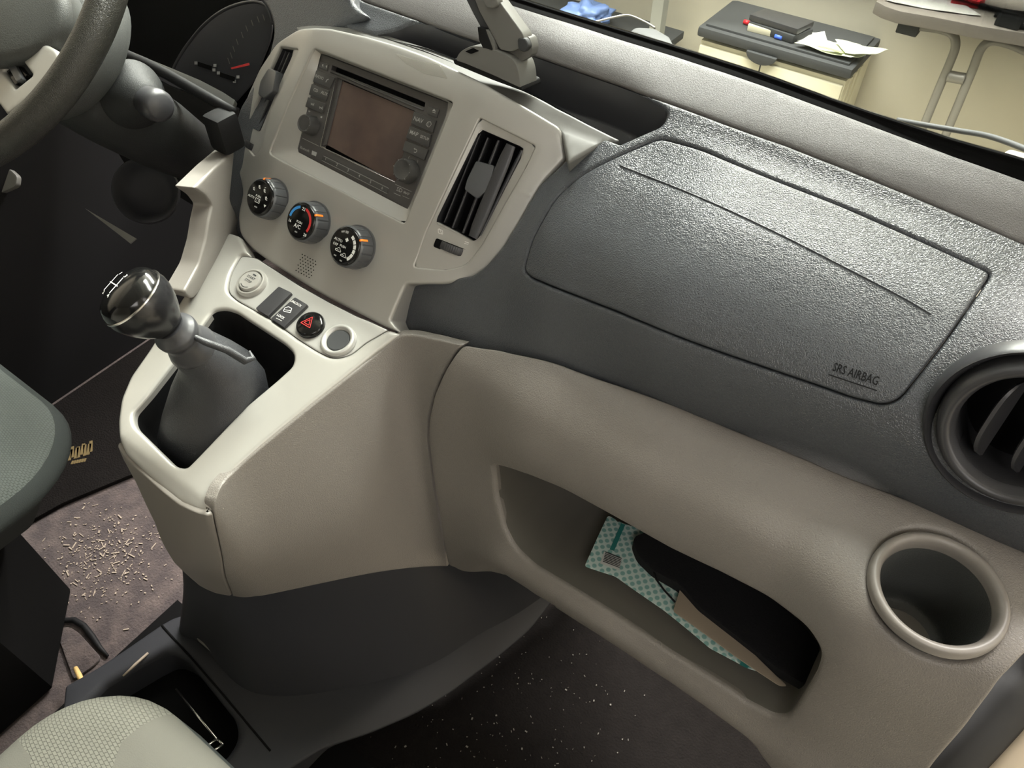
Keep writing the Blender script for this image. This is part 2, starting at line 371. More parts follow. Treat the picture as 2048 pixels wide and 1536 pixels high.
def packmat():
    m_ = mat('teal_dotted_paper', (.4, .5, .47), .5); nt = m_.node_tree; n = nt.nodes; l = nt.links; b = n['Principled BSDF']
    tc = n.new('ShaderNodeTexCoord'); mp = n.new('ShaderNodeMapping'); mp.inputs['Rotation'].default_value = (0, 0, R(45)); mp.inputs['Scale'].default_value = (150, 150, 0); l.new(tc.outputs['Object'], mp.inputs[0])
    vo = n.new('ShaderNodeTexVoronoi'); vo.inputs['Randomness'].default_value = 0; vo.inputs['Scale'].default_value = 1; l.new(mp.outputs[0], vo.inputs['Vector'])
    r_ = n.new('ShaderNodeMapRange'); r_.inputs['From Min'].default_value = .30; r_.inputs['From Max'].default_value = .42; l.new(vo.outputs['Distance'], r_.inputs['Value'])
    mx = n.new('ShaderNodeMixRGB'); mx.inputs[1].default_value = (.15, .29, .27, 1); mx.inputs[2].default_value = (.40, .49, .46, 1); l.new(r_.outputs[0], mx.inputs[0]); l.new(mx.outputs[0], b.inputs['Base Color']); return m_
M['pack'] = packmat()
# ================================================================== garage beyond the windscreen and van shell
def struct(o): o['kind'] = 'structure'; return o
def slab(name, x0, x1, y0, y1, z0, z1, mt): return struct(box(name, ((x0+x1)/2, (y0+y1)/2, (z0+z1)/2), (x1-x0, y1-y0, z1-z0), mt, None, 0))
WY = 2.93
slab('wall_back', -3.2, 3.4, WY, WY+.1, -.5, 2.5, M['wall'])
slab('wall_right', 3.3, 3.4, -2.5, WY, -.5, 2.5, M['wall'])
slab('wall_left', -3.3, -3.2, -2.5, WY, -.5, 2.5, M['wall'])
slab('floor', -3.3, 3.4, -2.5, WY+.1, -.6, -.5, M['gfloor'])
slab('ceiling', -3.3, 3.4, -2.5, WY+.1, 2.5, 2.6, M['ceil'])
slab('baseboard_back', -3.2, 3.3, WY-.02, WY, -.5, -.40, M['dgrey'])
# van floor, bulkhead, roof
slab('trim_1', -.80, .80, -1.2, .95, -.06, -.012, M['dark'])
van = thing('van_body', 'cream painted van body with dark lined cabin around the dashboard', 'van', (0, .95, -.5))
box('roof_panel', (0, -.35, 1.52), (1.5, 1.5, .05), M['head'], van, .02)
box('bulkhead', (0, .93, .26), (1.5, .04, .54), M['pit'], van, 0)
box('cowl_panel', (-.05, 1.06, .57), (1.5, .22, .06), M['dark'], van, .004)
box('side_wall', (-.80, -.1, .2), (.05, 2.1, 1.2), M['black'], van, 0)
prism('rear_wall', Fr((0, -1.0, .6), (1, 0, 0), (0, 0, 1)), [(-.78, -.6), (.78, -.6), (.78, .9), (-.78, .9)], 0, .04, M['head'], van)
# dark seal and cream door sill at the right
e0 = at(2140, 1205, X=.765); e1 = at(2048, 1318, X=.765); e2 = at(1990, 1390, X=.76); e3 = at(1862, 1536, X=.75); e4 = at(1700, 1720, X=.745); e5 = at(1600, 1840, X=.745)
path = cr([tuple(p) for p in (e0, e1, e2, e3, e4, e5)], False, 6)
dirs = []
for i, p in enumerate(path):
    t = nrm(path[min(i+1, len(path)-1)]-path[max(i-1, 0)]); dirs.append(t)
def strip(name, offs, mt, par):
    rings = []
    for p, t in zip(path, dirs):
        b = nrm(np.cross(t, (1, 0, 0)))
        if b[1] > 0: b = -b
        rings.append([p+np.array([a, 0, 0])+b*c for a, c in offs])
    return loft(name, rings, mt, par, False)
strip('door_seal', [(-.03, -.05), (-.002, -.012), (0, 0), (.008, .003), (.018, .002), (.030, -.004), (.034, -.01), (.034, -.05)], M['rubber'], van)
strip('door_sill', [(.034, -.012), (.038, -.004), (.06, -.002), (.16, -.01), (.24, -.03), (.30, -.08), (.30, -.16)], M['paint'], van)

# ------------------------------------------------------------------ dashboard
dash = thing('dashboard', 'dark grained upper dashboard with airbag cover and open top tray', 'dashboard', (.4, .55, .60))
def station_surf(st, n=110, pad=0):
    X = [s[0] for s in st]; prof = [np.array(cr([(a, b) for a, b in s[1]], False, 8)) for s in st]
    base = prof[len(prof)//2]; L = np.concatenate([[0], np.cumsum(np.linalg.norm(np.diff(base, axis=0), axis=1))])
    def f(u, v):
        k = min(max(np.searchsorted(X, u)-1, 0), len(X)-2); t = (u-X[k])/(X[k+1]-X[k]); t = min(max(t, 0), 1); t = t*t*(3-2*t)
        pr = prof[k]*(1-t)+prof[k+1]*t
        return np.array([u, np.interp(v, L, pr[:, 0]), np.interp(v, L, pr[:, 1])])
    return Surf(f, X[0], X[-1], 0, L[-1], n, 130)
#  profile rows (y, z): under edge, lower edge, front, airbag bottom, shoulder, seam, airbag top, valley, ridge, groove, back, base, beyond
PD = station_surf([
    (-.80, [(.50, .56), (.50, .62), (.51, .68), (.53, .74), (.56, .785), (.59, .80), (.62, .81), (.64, .82), (.67, .832), (.72, .84), (.80, .85), (.95, .86)]),
    (.06, [(.46, .50), (.45, .58), (.46, .65), (.50, .72), (.53, .765), (.56, .785), (.60, .80), (.64, .815), (.67, .83), (.72, .84), (.80, .85), (.95, .86)]),
    (.12, [(.42, .53), (.435, .59), (.46, .64), (.495, .69), (.53, .735), (.575, .765), (.61, .785), (.642, .804), (.67, .83), (.72, .84), (.80, .85), (.95, .86)]),
    (.21, [(.42, .56), (.435, .612), (.462, .655), (.492, .70), (.527, .735), (.573, .765), (.612, .787), (.645, .805), (.668, .826), (.72, .839), (.80, .85), (.95, .86)]),
    (.29, [(.45, .575), (.438, .63), (.45, .675), (.472, .715), (.504, .750), (.552, .779), (.600, .797), (.635, .812), (.665, .825), (.72, .839), (.80, .85), (.95, .86)]),
    (.40, [(.47, .59), (.45, .645), (.445, .69), (.455, .73), (.485, .765), (.535, .793), (.59, .806), (.628, .812), (.662, .826), (.72, .84), (.80, .85), (.95, .86)]),
    (.60, [(.49, .60), (.462, .665), (.452, .70), (.458, .74), (.485, .772), (.535, .798), (.59, .81), (.625, .816), (.66, .83), (.72, .843), (.80, .85), (.95, .86)]),
    (.95, [(.52, .60), (.48, .665), (.465, .71), (.47, .75), (.49, .785), (.535, .81), (.59, .82), (.625, .824), (.66, .838), (.72, .85), (.80, .855), (.95, .86)])], 160)
groove = [(700, -25), (723, 0), (850, 44), (959, 82), (1067, 112), (1200, 158), (1330, 202), (1450, 246), (1570, 288), (1690, 335), (1820, 388), (1930, 434), (2048, 485), (2160, 536)]
wbase = [(880, -40), (1002, 0), (1100, 31), (1200, 62), (1348, 108), (1450, 141), (1526, 167), (1690, 227), (1800, 268), (1908, 308), (2048, 357), (2200, 414)]
bin_ = [(752, 66, 3), (790, 60, 25), (825, 44, 18), (860, 46, 18), (905, 57, 20), (1060, 110, 10), (1290, 191, 30), (1338, 222, 26), (1326, 250, 22), (1240, 288, 4), (1185, 268), (1108, 224), (1030, 176), (945, 138), (850, 98)]
air = [(1045, 540, 30), (1062, 478, 20), (1110, 392, 30), (1165, 345, 30), (1230, 312, 30), (1320, 274, 18), (1400, 296, 20), (1690, 412, 30), (1986, 545, 16), (1900, 670, 30), (1800, 800, 26), (1765, 812, 30), (1700, 796, 20), (1200, 612, 30), (1060, 556, 20)]
ventc = (2040, 868)
pad_out = [(805, 672, 2), (1000, 716), (1240, 790), (1420, 857), (1600, 930), (1800, 1010), (1930, 1060), (2048, 1108), (2160, 1152), (2330, 1000), (2400, 700), (2160, 536)]+groove[::-1][1:]+[(640, 10), (660, 44), (735, 64), (850, 90), (950, 128), (1040, 168), (1110, 208), (1190, 252), (1215, 272), (1196, 286), (1134, 317), (1078, 369), (1037, 441), (1002, 496), (970, 532), (943, 552), (889, 560), (805, 558), (785, 605), (770, 641), (794, 672)]
vent_o = [tuple(p) for p in ell(2046, 876, 178, 140, -4, 40)]
patch('upper_pad', PD, rp(pad_out, 10), [rp(bin_, 8), rp(air, 8), ell(2056, 876, 166, 132, 4, 48)], M['pad'], dash, sp=.005, r=.004, rh=.0035, depth=.02, hdepth=.008)
patch('defroster_panel', PD, [(p[0], p[1]-1.5) for p in groove]+[(2260, 470)]+[(p[0], p[1]) for p in wbase[::-1]], [], M['deck'], dash, sp=.007, r=.003, lift=-.0012, depth=.03)
fa = rp(air, 8); fc_ = np.mean(np.array(fa), 0)
def shrink(L, d):
    A = np.array([np.array(p[:2]) for p in L]); T = np.roll(A, -1, 0)-np.roll(A, 1, 0); T /= np.linalg.norm(T, axis=1, keepdims=True)+1e-9
    N = np.stack([-T[:, 1], T[:, 0]], 1); a = .5*np.sum(A[:, 0]*np.roll(A[:, 1], -1)-np.roll(A[:, 0], -1)*A[:, 1])
    return [tuple(p) for p in A+N*d*(1 if a > 0 else -1)]
ab = patch('airbag_cover', PD, shrink(fa, 2.2), [], M['pad'], dash, sp=.0045, r=.0025, lift=0, depth=.01)
# stitched tear seam and embossed lettering
sm = [(1240, 331), (1400, 395), (1550, 464), (1700, 540), (1800, 592), (1862, 628)]
def on_surf(S, L, lift): 
    q, n = S.ev(np.array([S.px(*p[:2]) for p in L])); return q+n*lift
tube('tear_seam', on_surf(PD, cr(sm, False, 10), .0002), .0007, M['pad'], ab, n=6)
L0 = PD.px(1660, 742); L1 = PD.px(1757, 774); P0_, N0 = PD.ev([L0]); P1_, _ = PD.ev([L1]); ux = P1_[0]-P0_[0]; PM, NM = PD.ev([(L0+L1)/2])
fl = Fr(PM[0], ux, np.cross(NM[0], ux)); le = np.linalg.norm(ux)
marks('lettering', fl, [('t', 'SRS AIRBAG', 0, .0035, .0095, le/.0535), ('l', [(-le/2, -.003), (le/2, -.003)], .0009)], M['black'], ab, w=.0009)
# tray in the dash top: walls and floor
q, nn = PD.ev(np.array([PD.px(*p) for p in resamp(np.array([tuple(p) for p in rp(bin_, 8)]), 8)]))
rings = [q-nn*.003, q-np.array([0, 0, .015]), q*[1, 1, 0]+[0, 0, .775], (q*[1, 1, 0]+[0, 0, .770])*.97+np.array([q[:, 0].mean(), q[:, 1].mean(), .770])*.03]
loft('storage_tray', [list(r_) for r_ in rings], M['black2'], dash, True, False, True)
# glass black band at windscreen foot
b3 = [PD.ev([PD.px(*p)])[0][0] for p in wbase]
g0 = cr([tuple(p) for p in b3], False, 5)
wtop = [(885, -52), (1006, -10), (1103, 22), (1204, 53), (1352, 98), (1453, 130), (1530, 155), (1693, 214), (1804, 251), (1912, 286), (2051, 326), (2204, 380)]
bt = cr([tuple(at(*t_, Y=p[1]+.012)) for t_, p in zip(wtop, b3)], False, 5)
glass_dir = nrm((0, -.55, .62))
rings = [[p+np.array([0, .0, -.004]), p+np.array([0, .008, -.002]), t_-glass_dir*.002, t_, t_+np.array([0, .004, .001]), t_+np.array([0, .006, -.03])] for t_, p in zip(bt, g0)]
loft('windscreen_band', rings, M['pit'], dash, False, True, True)
gl = [[p+np.array([0, .004, .0]), p+np.array([0, .004, .0])+glass_dir*.85] for p in bt]
ext = np.array([-.9, .05, 0]); gl = [[gl[0][0]+ext, gl[0][1]+ext]]+gl
gl2 = [[a, b, b+np.array([0, .004, .004]), a+np.array([0, .004, .004])] for a, b in gl]
struct(loft('window_1', gl2, M['glass'], None, True))
# ------------------------------------------------------------------ fascia working frame
FT = R(37.5); fo = CAM+np.array([-.5728, .5231, -.4342])
FF = Fr(fo, (1, 0, 0), (0, math.sin(FT), math.cos(FT)))
if FF.n @ (CAM-fo) < 0: raise Exception('normal')
def fw_(u, v):
    k = .012; a = max(0, abs(u)-.112); w_ = -.30*(math.sqrt(a*a+k*k)-k)
    t = max(0, v-.062); w_ -= 6.*t*t+ (0 if t < .02 else 10*(t-.02)**2)
    b = max(0, -.10-v); w_ += .10*b
    w_ -= .25*u*u
    return w_
FS = FF.surf(-.30, .36, -.24, .16, fw_, 110)
fas = thing('centre_fascia', 'silver painted centre fascia framing the radio and climate dials', 'fascia', (0, .42, .62))
f_out = [(598, 55, 14), (655, 54), (734, 71), (800, 90), (860, 112), (963, 162), (1065, 221), (1122, 256, 14), (1133, 318, 6), (1086, 369), (1045, 441), (1010, 500), (977, 540), (948, 560), (889, 569), (812, 568, 6), (795, 605), (780, 641, 4), (802, 667, 2), (760, 650), (714, 626), (655, 596), (596, 561), (538, 524), (503, 499), (478, 468), (475, 432), (485, 385), (478, 350), (467, 310), (470, 265), (494, 191), (518, 137), (552, 85)]
pocket = [(628, 97, 5), (906, 204, 8), (868, 300), (808, 447, 6), (670, 375), (537, 306, 8), (575, 210)]
rv = [(960, 236, 4), (1071, 292, 6), (1052, 333), (1007, 411), (963, 490), (933, 530, 16), (890, 540), (827, 534, 6), (850, 470)]
lv = [(560, 94, 3), (596, 99, 3), (575, 150), (540, 220), (520, 300, 6), (508, 312), (487, 283, 6), (492, 262), (506, 220), (530, 160)]
knobs = [(545, 400), (626, 447), (713, 496)]
fpan = patch('fascia_panel', FS, rp(f_out, 12), [rp(pocket, 4), rp(rv, 4), rp(lv, 4)], M['silver'], fas, sp=.004, r=.004, rh=.002, depth=.03, hdepth=.002)
# walls of the pockets run down to the things they frame
RW = -.012; RF = FF.off(0, 0, RW)
r_out = [(642, 106, 3), (898, 205, 5), (891, 235), (816, 419, 3), (594, 303, 3)]
def pocket_walls(name, outer, inner, S, fr, mt, par, n=120):
    def even(P): 
        P = np.array([np.array(p[:2], float) for p in P]); s = np.linalg.norm(np.roll(P, -1, 0)-P, axis=1); c = np.concatenate([[0], np.cumsum(s)]); Q = np.vstack([P, P[:1]])
        return c, Q
    A = [S.px(*p[:2]) for p in outer]; A3, nn_ = S.ev(np.array(A)); B3 = np.array([fr.P(*fr.px(*p[:2])) for p in inner])
    ca = A3.mean(0)
    def ang(P3):
        L = P3-ca; return np.arctan2(L@FF.y, L@FF.x)
    def samp(P3):
        th = np.unwrap(ang(P3)); 
        if th[-1] < th[0]: P3 = P3[::-1]; th = np.unwrap(ang(P3))
        th = np.concatenate([th, [th[0]+2*math.pi]]); P3 = np.vstack([P3, P3[:1]]); o = np.argsort(th); th = th[o]; P3 = P3[o]
        g = np.linspace(-math.pi, math.pi, n, endpoint=False); g = (g-th[0]) % (2*math.pi)+th[0]
        return np.stack([np.interp(g, th, P3[:, k]) for k in range(3)], 1)
    def dense(P3): return resamp3(P3, .001)
    a, b = samp(dense(A3-nn_*.0018)), samp(dense(B3))
    return loft(name, [list(a), list(a*.5+b*.5), list(b)], mt, par, True, sharp=60)
def resamp3(L, sp):
    out = []
    for a, b in zip(L, np.roll(L, -1, 0)):
        n = max(1, int(np.linalg.norm(b-a)/sp)); out += [a+(b-a)*k/n for k in range(n)]
    return np.array(out)
pocket_walls('radio_surround', rp(pocket, 4), rp(r_out, 3), FS, RF, M['silver'], fas)
# satin dark cap behind the fascia's top edge
CP = Surf(lambda u, v: FF.P(u, .075-.25*max(0, abs(u)-.1)+v, fw_(u, .075)-.004-v*v*6-.02*v), -.30, .36, -.05, .16, 80, 60)
cap_o = [(590, 52), (655, 50), (734, 58), (770, 68), (860, 96), (950, 132), (1039, 176), (1118, 217), (1180, 249), (1240, 279, 4), (1200, 288), (1136, 324, 3), (1131, 300), (1122, 264), (1065, 230), (963, 180), (860, 130), (734, 90), (655, 70), (600, 70)]
def kz(u, v):
    u = max(-.2, min(.19, u)); z0 = FF.P(u, .066, fw_(u, .066))[2]-.0035; t = min(1, max(0, v)/.05); t = t*t*(3-2*t); return z0+.25*min(0, v)+(max(.805-.01*v, z0)-z0)*t-.02*max(0, v)
KC = Surf(lambda u, v: np.array([u, FF.P(u, .066, fw_(max(-.2, min(.19, u)), .066))[1], 0])+np.array([0, .006+v, kz(u, v)]), -.25, .36, -.05, .18, 60, 60)
patch('top_cap', KC, rp(cap_o, 6), [], M['cap'], dash, sp=.006, r=.003, depth=.02)
# pad that wraps the fascia's driver side and the hood over the gauges
HS = Surf(lambda u, v: np.array([u, .40+v*.70, .575+v*.76-2.0*max(0, v-.33)**2-.15*max(0, -.12-u)]), -.55, .10, -.06, .48, 70, 70)
hood_o = [(735, 31, 10), (705, 8), (690, -60), (500, -90), (505, -12, 10), (536, 16, 20), (547, 62, 20), (533, 120), (505, 170), (478, 215), (455, 290), (443, 360), (446, 410), (462, 445), (484, 500, 6), (520, 470), (540, 300), (600, 110), (660, 64), (700, 46)]
patch('gauge_hood', HS, rp(hood_o, 10), [], M['pad'], dash, sp=.006, r=.006, depth=.05)

# ------------------------------------------------------------------ beige lower dashboard
low = thing('lower_dashboard', 'beige grained lower dashboard with open shelf and moulded cup recess', 'dashboard', (.4, .4, .30))
BS = station_surf([
    (.10, [(.47, .66), (.46, .64), (.43, .62), (.41, .60), (.395, .56), (.38, .50), (.36, .42), (.345, .33), (.33, .25), (.33, .15)]),
    (.22, [(.47, .66), (.455, .645), (.43, .635), (.405, .61), (.39, .56), (.375, .50), (.355, .42), (.345, .34), (.34, .28), (.35, .20)]),
    (.32, [(.48, .67), (.465, .66), (.43, .652), (.395, .625), (.375, .58), (.372, .52), (.35, .455), (.335, .42), (.345, .385), (.38, .33)]),
    (.45, [(.49, .68), (.47, .668), (.43, .66), (.39, .635), (.37, .59), (.368, .53), (.345, .465), (.328, .44), (.338, .405), (.38, .36)]),
    (.56, [(.50, .69), (.475, .676), (.43, .667), (.385, .645), (.366, .60), (.362, .53), (.343, .465), (.328, .43), (.338, .385), (.37, .33)]),
    (.64, [(.50, .69), (.48, .678), (.43, .672), (.364, .665), (.342, .625), (.342, .54), (.34, .46), (.33, .41), (.335, .35), (.36, .25)]),
    (.74, [(.50, .69), (.48, .678), (.44, .674), (.378, .666), (.352, .62), (.350, .54), (.345, .46), (.335, .41), (.335, .35), (.35, .20)]),
    (.90, [(.50, .69), (.49, .678), (.46, .668), (.43, .655), (.41, .61), (.40, .54), (.38, .46), (.37, .41), (.36, .35), (.36, .20)])], 150)
seam = [(925, 690), (893, 735), (868, 790), (857, 840), (856, 880), (864, 945), (878, 1030), (896, 1134)]
shelf = [(985, 930, 6), (1060, 953, 12), (1126, 980, 20), (1223, 1033), (1340, 1099), (1440, 1147), (1536, 1197, 20), (1614, 1257, 30), (1641, 1305, 20), (1630, 1345), (1596, 1404, 20), (1575, 1436, 16), (1545, 1434, 12), (1497, 1408), (1340, 1304), (1200, 1210), (1067, 1131, 10), (1028, 1095, 20), (1008, 1056), (992, 990)]
lp_out = seam+[(1000, 1146, 20), (1055, 1180), (1100, 1208), (1200, 1272), (1340, 1366), (1440, 1437), (1500, 1482, 20), (1560, 1560), (1640, 1700), (1720, 1800), (1790, 1640, 5), (1864, 1532), (1960, 1415), (2000, 1360), (2048, 1308), (2160, 1190), (2170, 1140), (2048, 1092), (1930, 1044), (1800, 992), (1600, 912), (1420, 838), (1240, 770), (1000, 700)]
cup = ell(1874, 1191, 150, 118, 44, 48)
CF = Fr((.6715, .405, .672), (1, 0, 0), (0, 1, .0))
CFo = Fr(at(1875, 1191, Z=.672), (1, 0, 0), (0, 1, -.08))
lpad = patch('lower_pad', BS, rp(lp_out, 12), [rp(shelf, 8), [tuple(p) for p in cup]], M['beige'], low, sp=.005, r=.003, rh=.005, depth=.03, hdepth=.004)
# shelf box behind the opening
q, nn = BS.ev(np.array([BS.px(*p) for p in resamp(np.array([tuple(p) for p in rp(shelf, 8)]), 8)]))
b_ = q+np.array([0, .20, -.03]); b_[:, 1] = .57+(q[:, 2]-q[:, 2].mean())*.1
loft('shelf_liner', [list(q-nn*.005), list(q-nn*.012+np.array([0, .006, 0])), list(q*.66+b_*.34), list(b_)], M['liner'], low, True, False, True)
# ------------------------------------------------------------------ cup holder
cupc = at(1876, 1183, Z=.672); CK = 1.065
rim = lathe('cup_ring', cupc, (0, -.05, 1), [(h, r_*CK) for h, r_ in [(-.004, .0452), (.0005, .0450), (.0032, .0438), (.0042, .0418), (.0035, .0395), (.0005, .0375), (-.004, .0368), (-.01, .0366)]], M['beige_s'], low, 64, cap0=False, cap1=False, sharp=80)
lathe('cup_well', cupc, (0, -.05, 1), [(h, r_*CK) for h, r_ in [(-.008, .0366), (-.03, .0362), (-.075, .034), (-.083, .032), (-.085, .029), (-.085, .0)]], M['grey'], low, 64, cap0=False, cap1=False, sharp=50)
lathe('well_disc', cupc+np.array([0, 0, -.0838]), (0, -.05, 1), [(0, .028), (.0012, .027), (.0012, .001)], M['beige_s'], low, 48, cap0=False)
# end cap of the beige panel down to the door side: the patch skirt already turns in

# ------------------------------------------------------------------ round air vent at the right
vo = at(2049, 877, Y=.463); VF = Fr(vo, (1, 0, 0), (0, .30, .95))
if VF.n@(CAM-vo) < 0: raise Exception('vent normal')
rvt = thing('air_vent', 'round black air vent in the dashboard above the cup holder', 'air vent', tuple(vo), 'air vents')
lathe('vent_socket', vo, VF.n, [(-.02, .0635), (-.006, .0625), (-.003, .0605), (-.006, .0580), (-.016, .0545)], M['black2'], rvt, 64, cap0=False, cap1=False, sharp=80)
lathe('vent_ring', vo, VF.n, [(-.016, .0545), (-.004, .0535), (.002, .0505), (.003, .0470), (0, .0440), (-.006, .0425), (-.007, .0415), (-.03, .041), (-.05, .039)], M['black2'], rvt, 72, cap0=False, cap1=False, sharp=80)
lathe('vent_back', VF.P(0, 0, -.05), VF.n, [(0, .043), (.001, .001)], M['pit'], rvt, 32, cap0=False)
for dx, tl in ((-.013, .5), (.012, .5), (.032, .5)):
    a = VF.off(dx, 0, -.018); pr = [(-.0012, -.0), (.0015, -.001), (.006, -.003), (.0115, -.0035), (.0115, -.0045), (.006, -.0045), (-.0008, -.0025)]
    hh = math.sqrt(max(.0003, .040**2-dx*dx))-.002
    rings = []
    for v in np.linspace(-1, 1, 15):
        sc = math.sqrt(max(.02, 1-abs(v)**3)); rings.append([a.P(y_*2.6*sc, v*hh*.92, (x_*sc)*1.25) for x_, y_ in pr])
    loft('vane', rings, M['black2'], rvt, True, True, True, 50)
loft('vent_floor', [[VF.P(.040*math.cos(t), .040*math.sin(t), -.03) for t in np.linspace(-2.4, -.75, 12)], [VF.P(.0415*math.cos(t), .0415*math.sin(t), -.008) for t in np.linspace(-2.4, -.75, 12)]], M['black2'], rvt, False)

# ------------------------------------------------------------------ car radio
C5 = lambda x, y: (570+x/4.8, 100+y/4.8)
rad = thing('car_radio', 'charcoal car radio with colour screen, disc slot and two round knobs', 'radio', tuple(fo), None)
def quad(L, w=0): return [tuple(RF.px(*C5(*p[:2]), w)) for p in L]
def rq(L, r): return [tuple(RF.px(*p)) for p in rp([C5(*q[:2])+tuple(q[2:]) for q in L], r)]
body_o = [tuple(RF.px(*p)) for p in rp(r_out, 3)]
scr_o = [(535, 290), (1242, 585), (1160, 870), (1062, 1050), (1052, 1262), (345, 925), (390, 900), (470, 560)]
scr_o = [(497, 262), (1248, 588), (1062, 1262), (338, 930)]
slot_o = [(452, 146), (1346, 503), (1338, 548), (440, 190)]
RS = RF.surf(-.12, .12, -.09, .09, None, 20)
face = patch('faceplate', RS, body_o, [rq(scr_o, 2), rq(slot_o, 1.5)], M['radio'], rad, sp=.005, r=.0015, rh=.0006, depth=.02, hdepth=.008, px=False)
so = RF.off(0, 0, -.004)
prism('screen', so, [tuple(so.px(*C5(*p))) for p in [(540, 292), (1250, 592), (1066, 1270), (395, 905)]], -.002, 0, M['screen'], rad)
prism('screen_frame', so, [tuple(so.px(*C5(*p))) for p in [(497, 262), (556, 288), (405, 912), (338, 930)]], -.002, .0015, M['radio'], rad, .0006)
tube('screen_trim', [RF.P(*RF.px(*C5(*p)), .0002) for p in [(492, 270), (340, 930), (1058, 1268)]], .0006, M['chrome'], rad, n=6)
prism('slot_back', RF.off(0, 0, -.008), [tuple(RF.px(*C5(*p), -.008)) for p in [(420, 120), (1370, 500), (1345, 600), (420, 215)]], -.001, 0, M['pit'], rad)
tube('slot_lip', [RF.P(*RF.px(*C5(*p)), .0004) for p in [(440, 208), (1332, 578)]], .0011, M['dim'] if 0 else M['radio'], rad, n=8)
def rbutton(L, items, r=3, nm='button', h=.0022, mt='button'):
    P = [tuple(RF.px(*p)) for p in rp([C5(*q[:2]) for q in L], min(r, 1.6))]
    b = prism(nm, RF, P, -.001, h, M[mt], rad, .0007)
    if items: marks('lettering', RF.off(0, 0, h), [tuple([i[0], i[1], *RF.px(*C5(*i[2]), h), i[3]]+list(i[4:])) if i[0] == 't' else i for i in items], M['dim'], b, .0002)
    return b
def C5l(pts, wd, closed=False): return ('l', [tuple(RF.px(*C5(*p), .0022)) for p in pts], wd)+((True,) if closed else ())
def C5p(pts): return ('p', [tuple(RF.px(*C5(*p), .0022)) for p in pts])
rbutton([(340, 108), (425, 142), (408, 205), (328, 168)], [C5p([(348, 140), (362, 130), (360, 165)]), C5p([(385, 150), (400, 145), (392, 175)])], 1, h=.001)
rbutton([(312, 198), (492, 268), (440, 372), (278, 310)], [('t', 'RADIO', (332, 262), .0046, .9), C5l([(420, 280), (400, 290), (393, 310)], .0011)])
rbutton([(268, 328), (432, 396), (402, 498), (240, 432)], [('t', 'CD', (296, 388), .005), ('t', 'AUX', (378, 418), .005)])
rbutton([(234, 456), (398, 520), (368, 612), (205, 548)], [C5p([(250, 505), (262, 520), (250, 532)]), C5p([(264, 510), (276, 522), (264, 536)]), C5l([(280, 510), (276, 538)], .0006), C5p([(345, 553), (332, 540), (332, 566)]), C5p([(359, 558), (346, 546), (346, 572)]), C5l([(362, 543), (358, 575)], .0006)])
rbutton([(1382, 535), (1490, 572), (1462, 655), (1362, 612)], [C5p([(1428, 562), (1445, 590), (1408, 582)]), C5l([(1408, 592), (1440, 604)], .0007)], 2, h=.0012)
rbutton([(1250, 592), (1462, 678), (1425, 802), (1218, 708)], [('t', 'NAV', (1280, 672), .0062), C5l([(1370, 735), (1355, 715), (1375, 690), (1400, 690), (1405, 715), (1385, 740)], .0006, 1), C5l([(1375, 690), (1372, 730)], .0005)])
rbutton([(1208, 732), (1412, 815), (1388, 940), (1172, 848)], [('t', 'MAP', (1238, 800), .0058), ('t', 'SETUP', (1340, 845), .0042)])
rbutton([(1165, 872), (1385, 962), (1345, 1062), (1138, 968)], [C5l([(1245, 950), (1262, 955), (1268, 970), (1255, 985), (1238, 980)], .0008), C5p([(1248, 940), (1250, 962), (1236, 948)])])
pill = [tuple(RF.px(*p)) for p in rp([C5(*q) for q in [(372, 1012), (1000, 1325), (985, 1385), (352, 1062)]], 5)]
pb = prism('preset_bar', RF, pill, -.001, .0012, M['button'], rad, .0006)
marks('lettering', RF.off(0, 0, .0012), [('t', str(i+1), *RF.px(*C5(*c), .0012), .0046) for i, c in enumerate([(392, 1046), (500, 1102), (606, 1156), (714, 1210), (822, 1268), (934, 1326)])]+[('l', [tuple(RF.px(*C5(*p), .0012)) for p in s], .0004) for s in [[(372, 1018), (998, 1330)], [(354, 1060), (984, 1380)]]], M['dim'], pb, .0002)
marks('lettering', RF, [('t', 'Bluetooth', *RF.px(*C5(190, 952)), .0042, .9), ('p', quad([(262, 965), (308, 985), (298, 1022), (255, 1002)])), ('t', 'SD', *RF.px(*C5(1100, 1345)), .0062, 1.1), ('t', 'MAP', *RF.px(*C5(1166, 1376)), .0042),
     ('l', quad([(1045, 1372), (1110, 1402)]), .0006), ('l', quad([(1130, 1400), (1195, 1430)]), .0004), ('l', quad([(165, 845), (330, 925)]), .0005), ('l', quad([(1060, 1290), (1215, 1360)]), .0005),
     ('t', '(', *RF.px(*C5(1190, 1030)), .004), ('t', ')', *RF.px(*C5(1275, 1070)), .004), ('p', quad([(228, 580), (245, 586), (240, 598), (224, 592)])), ('p', quad([(345, 635), (360, 640), (355, 655), (340, 648)]))], M['dim'], face, .0002)
def rknob(c, r):
    o = RF.P(*RF.px(*C5(*c)), 0)
    k = lathe('volume_knob', o, RF.n, [(-.001, r*1.02), (.0008, r*1.05), (.0022, r), (.0125, r*.93), (.0138, r*.88), (.014, r*.8), (.0132, r*.7), (.0133, 0)], M['button'], rad, 48, cap0=False, cap1=False, sharp=35, fr=lambda q, h: 1+.012*math.cos(q*24)*(.003 < h < .0128))
    kf = Fr(o+RF.n*.0142, RF.x, RF.y)
    marks('grip_marks', kf, [('l', [(r*.82*math.cos(q), r*.82*math.sin(q)), (r*.93*math.cos(q), r*.93*math.sin(q))], .0005) for q in np.linspace(0, 2*math.pi, 9)[:-1]], M['dim'], k, 0)
    return k
rknob((262, 728), .0107); rknob((1195, 1168), .0125)

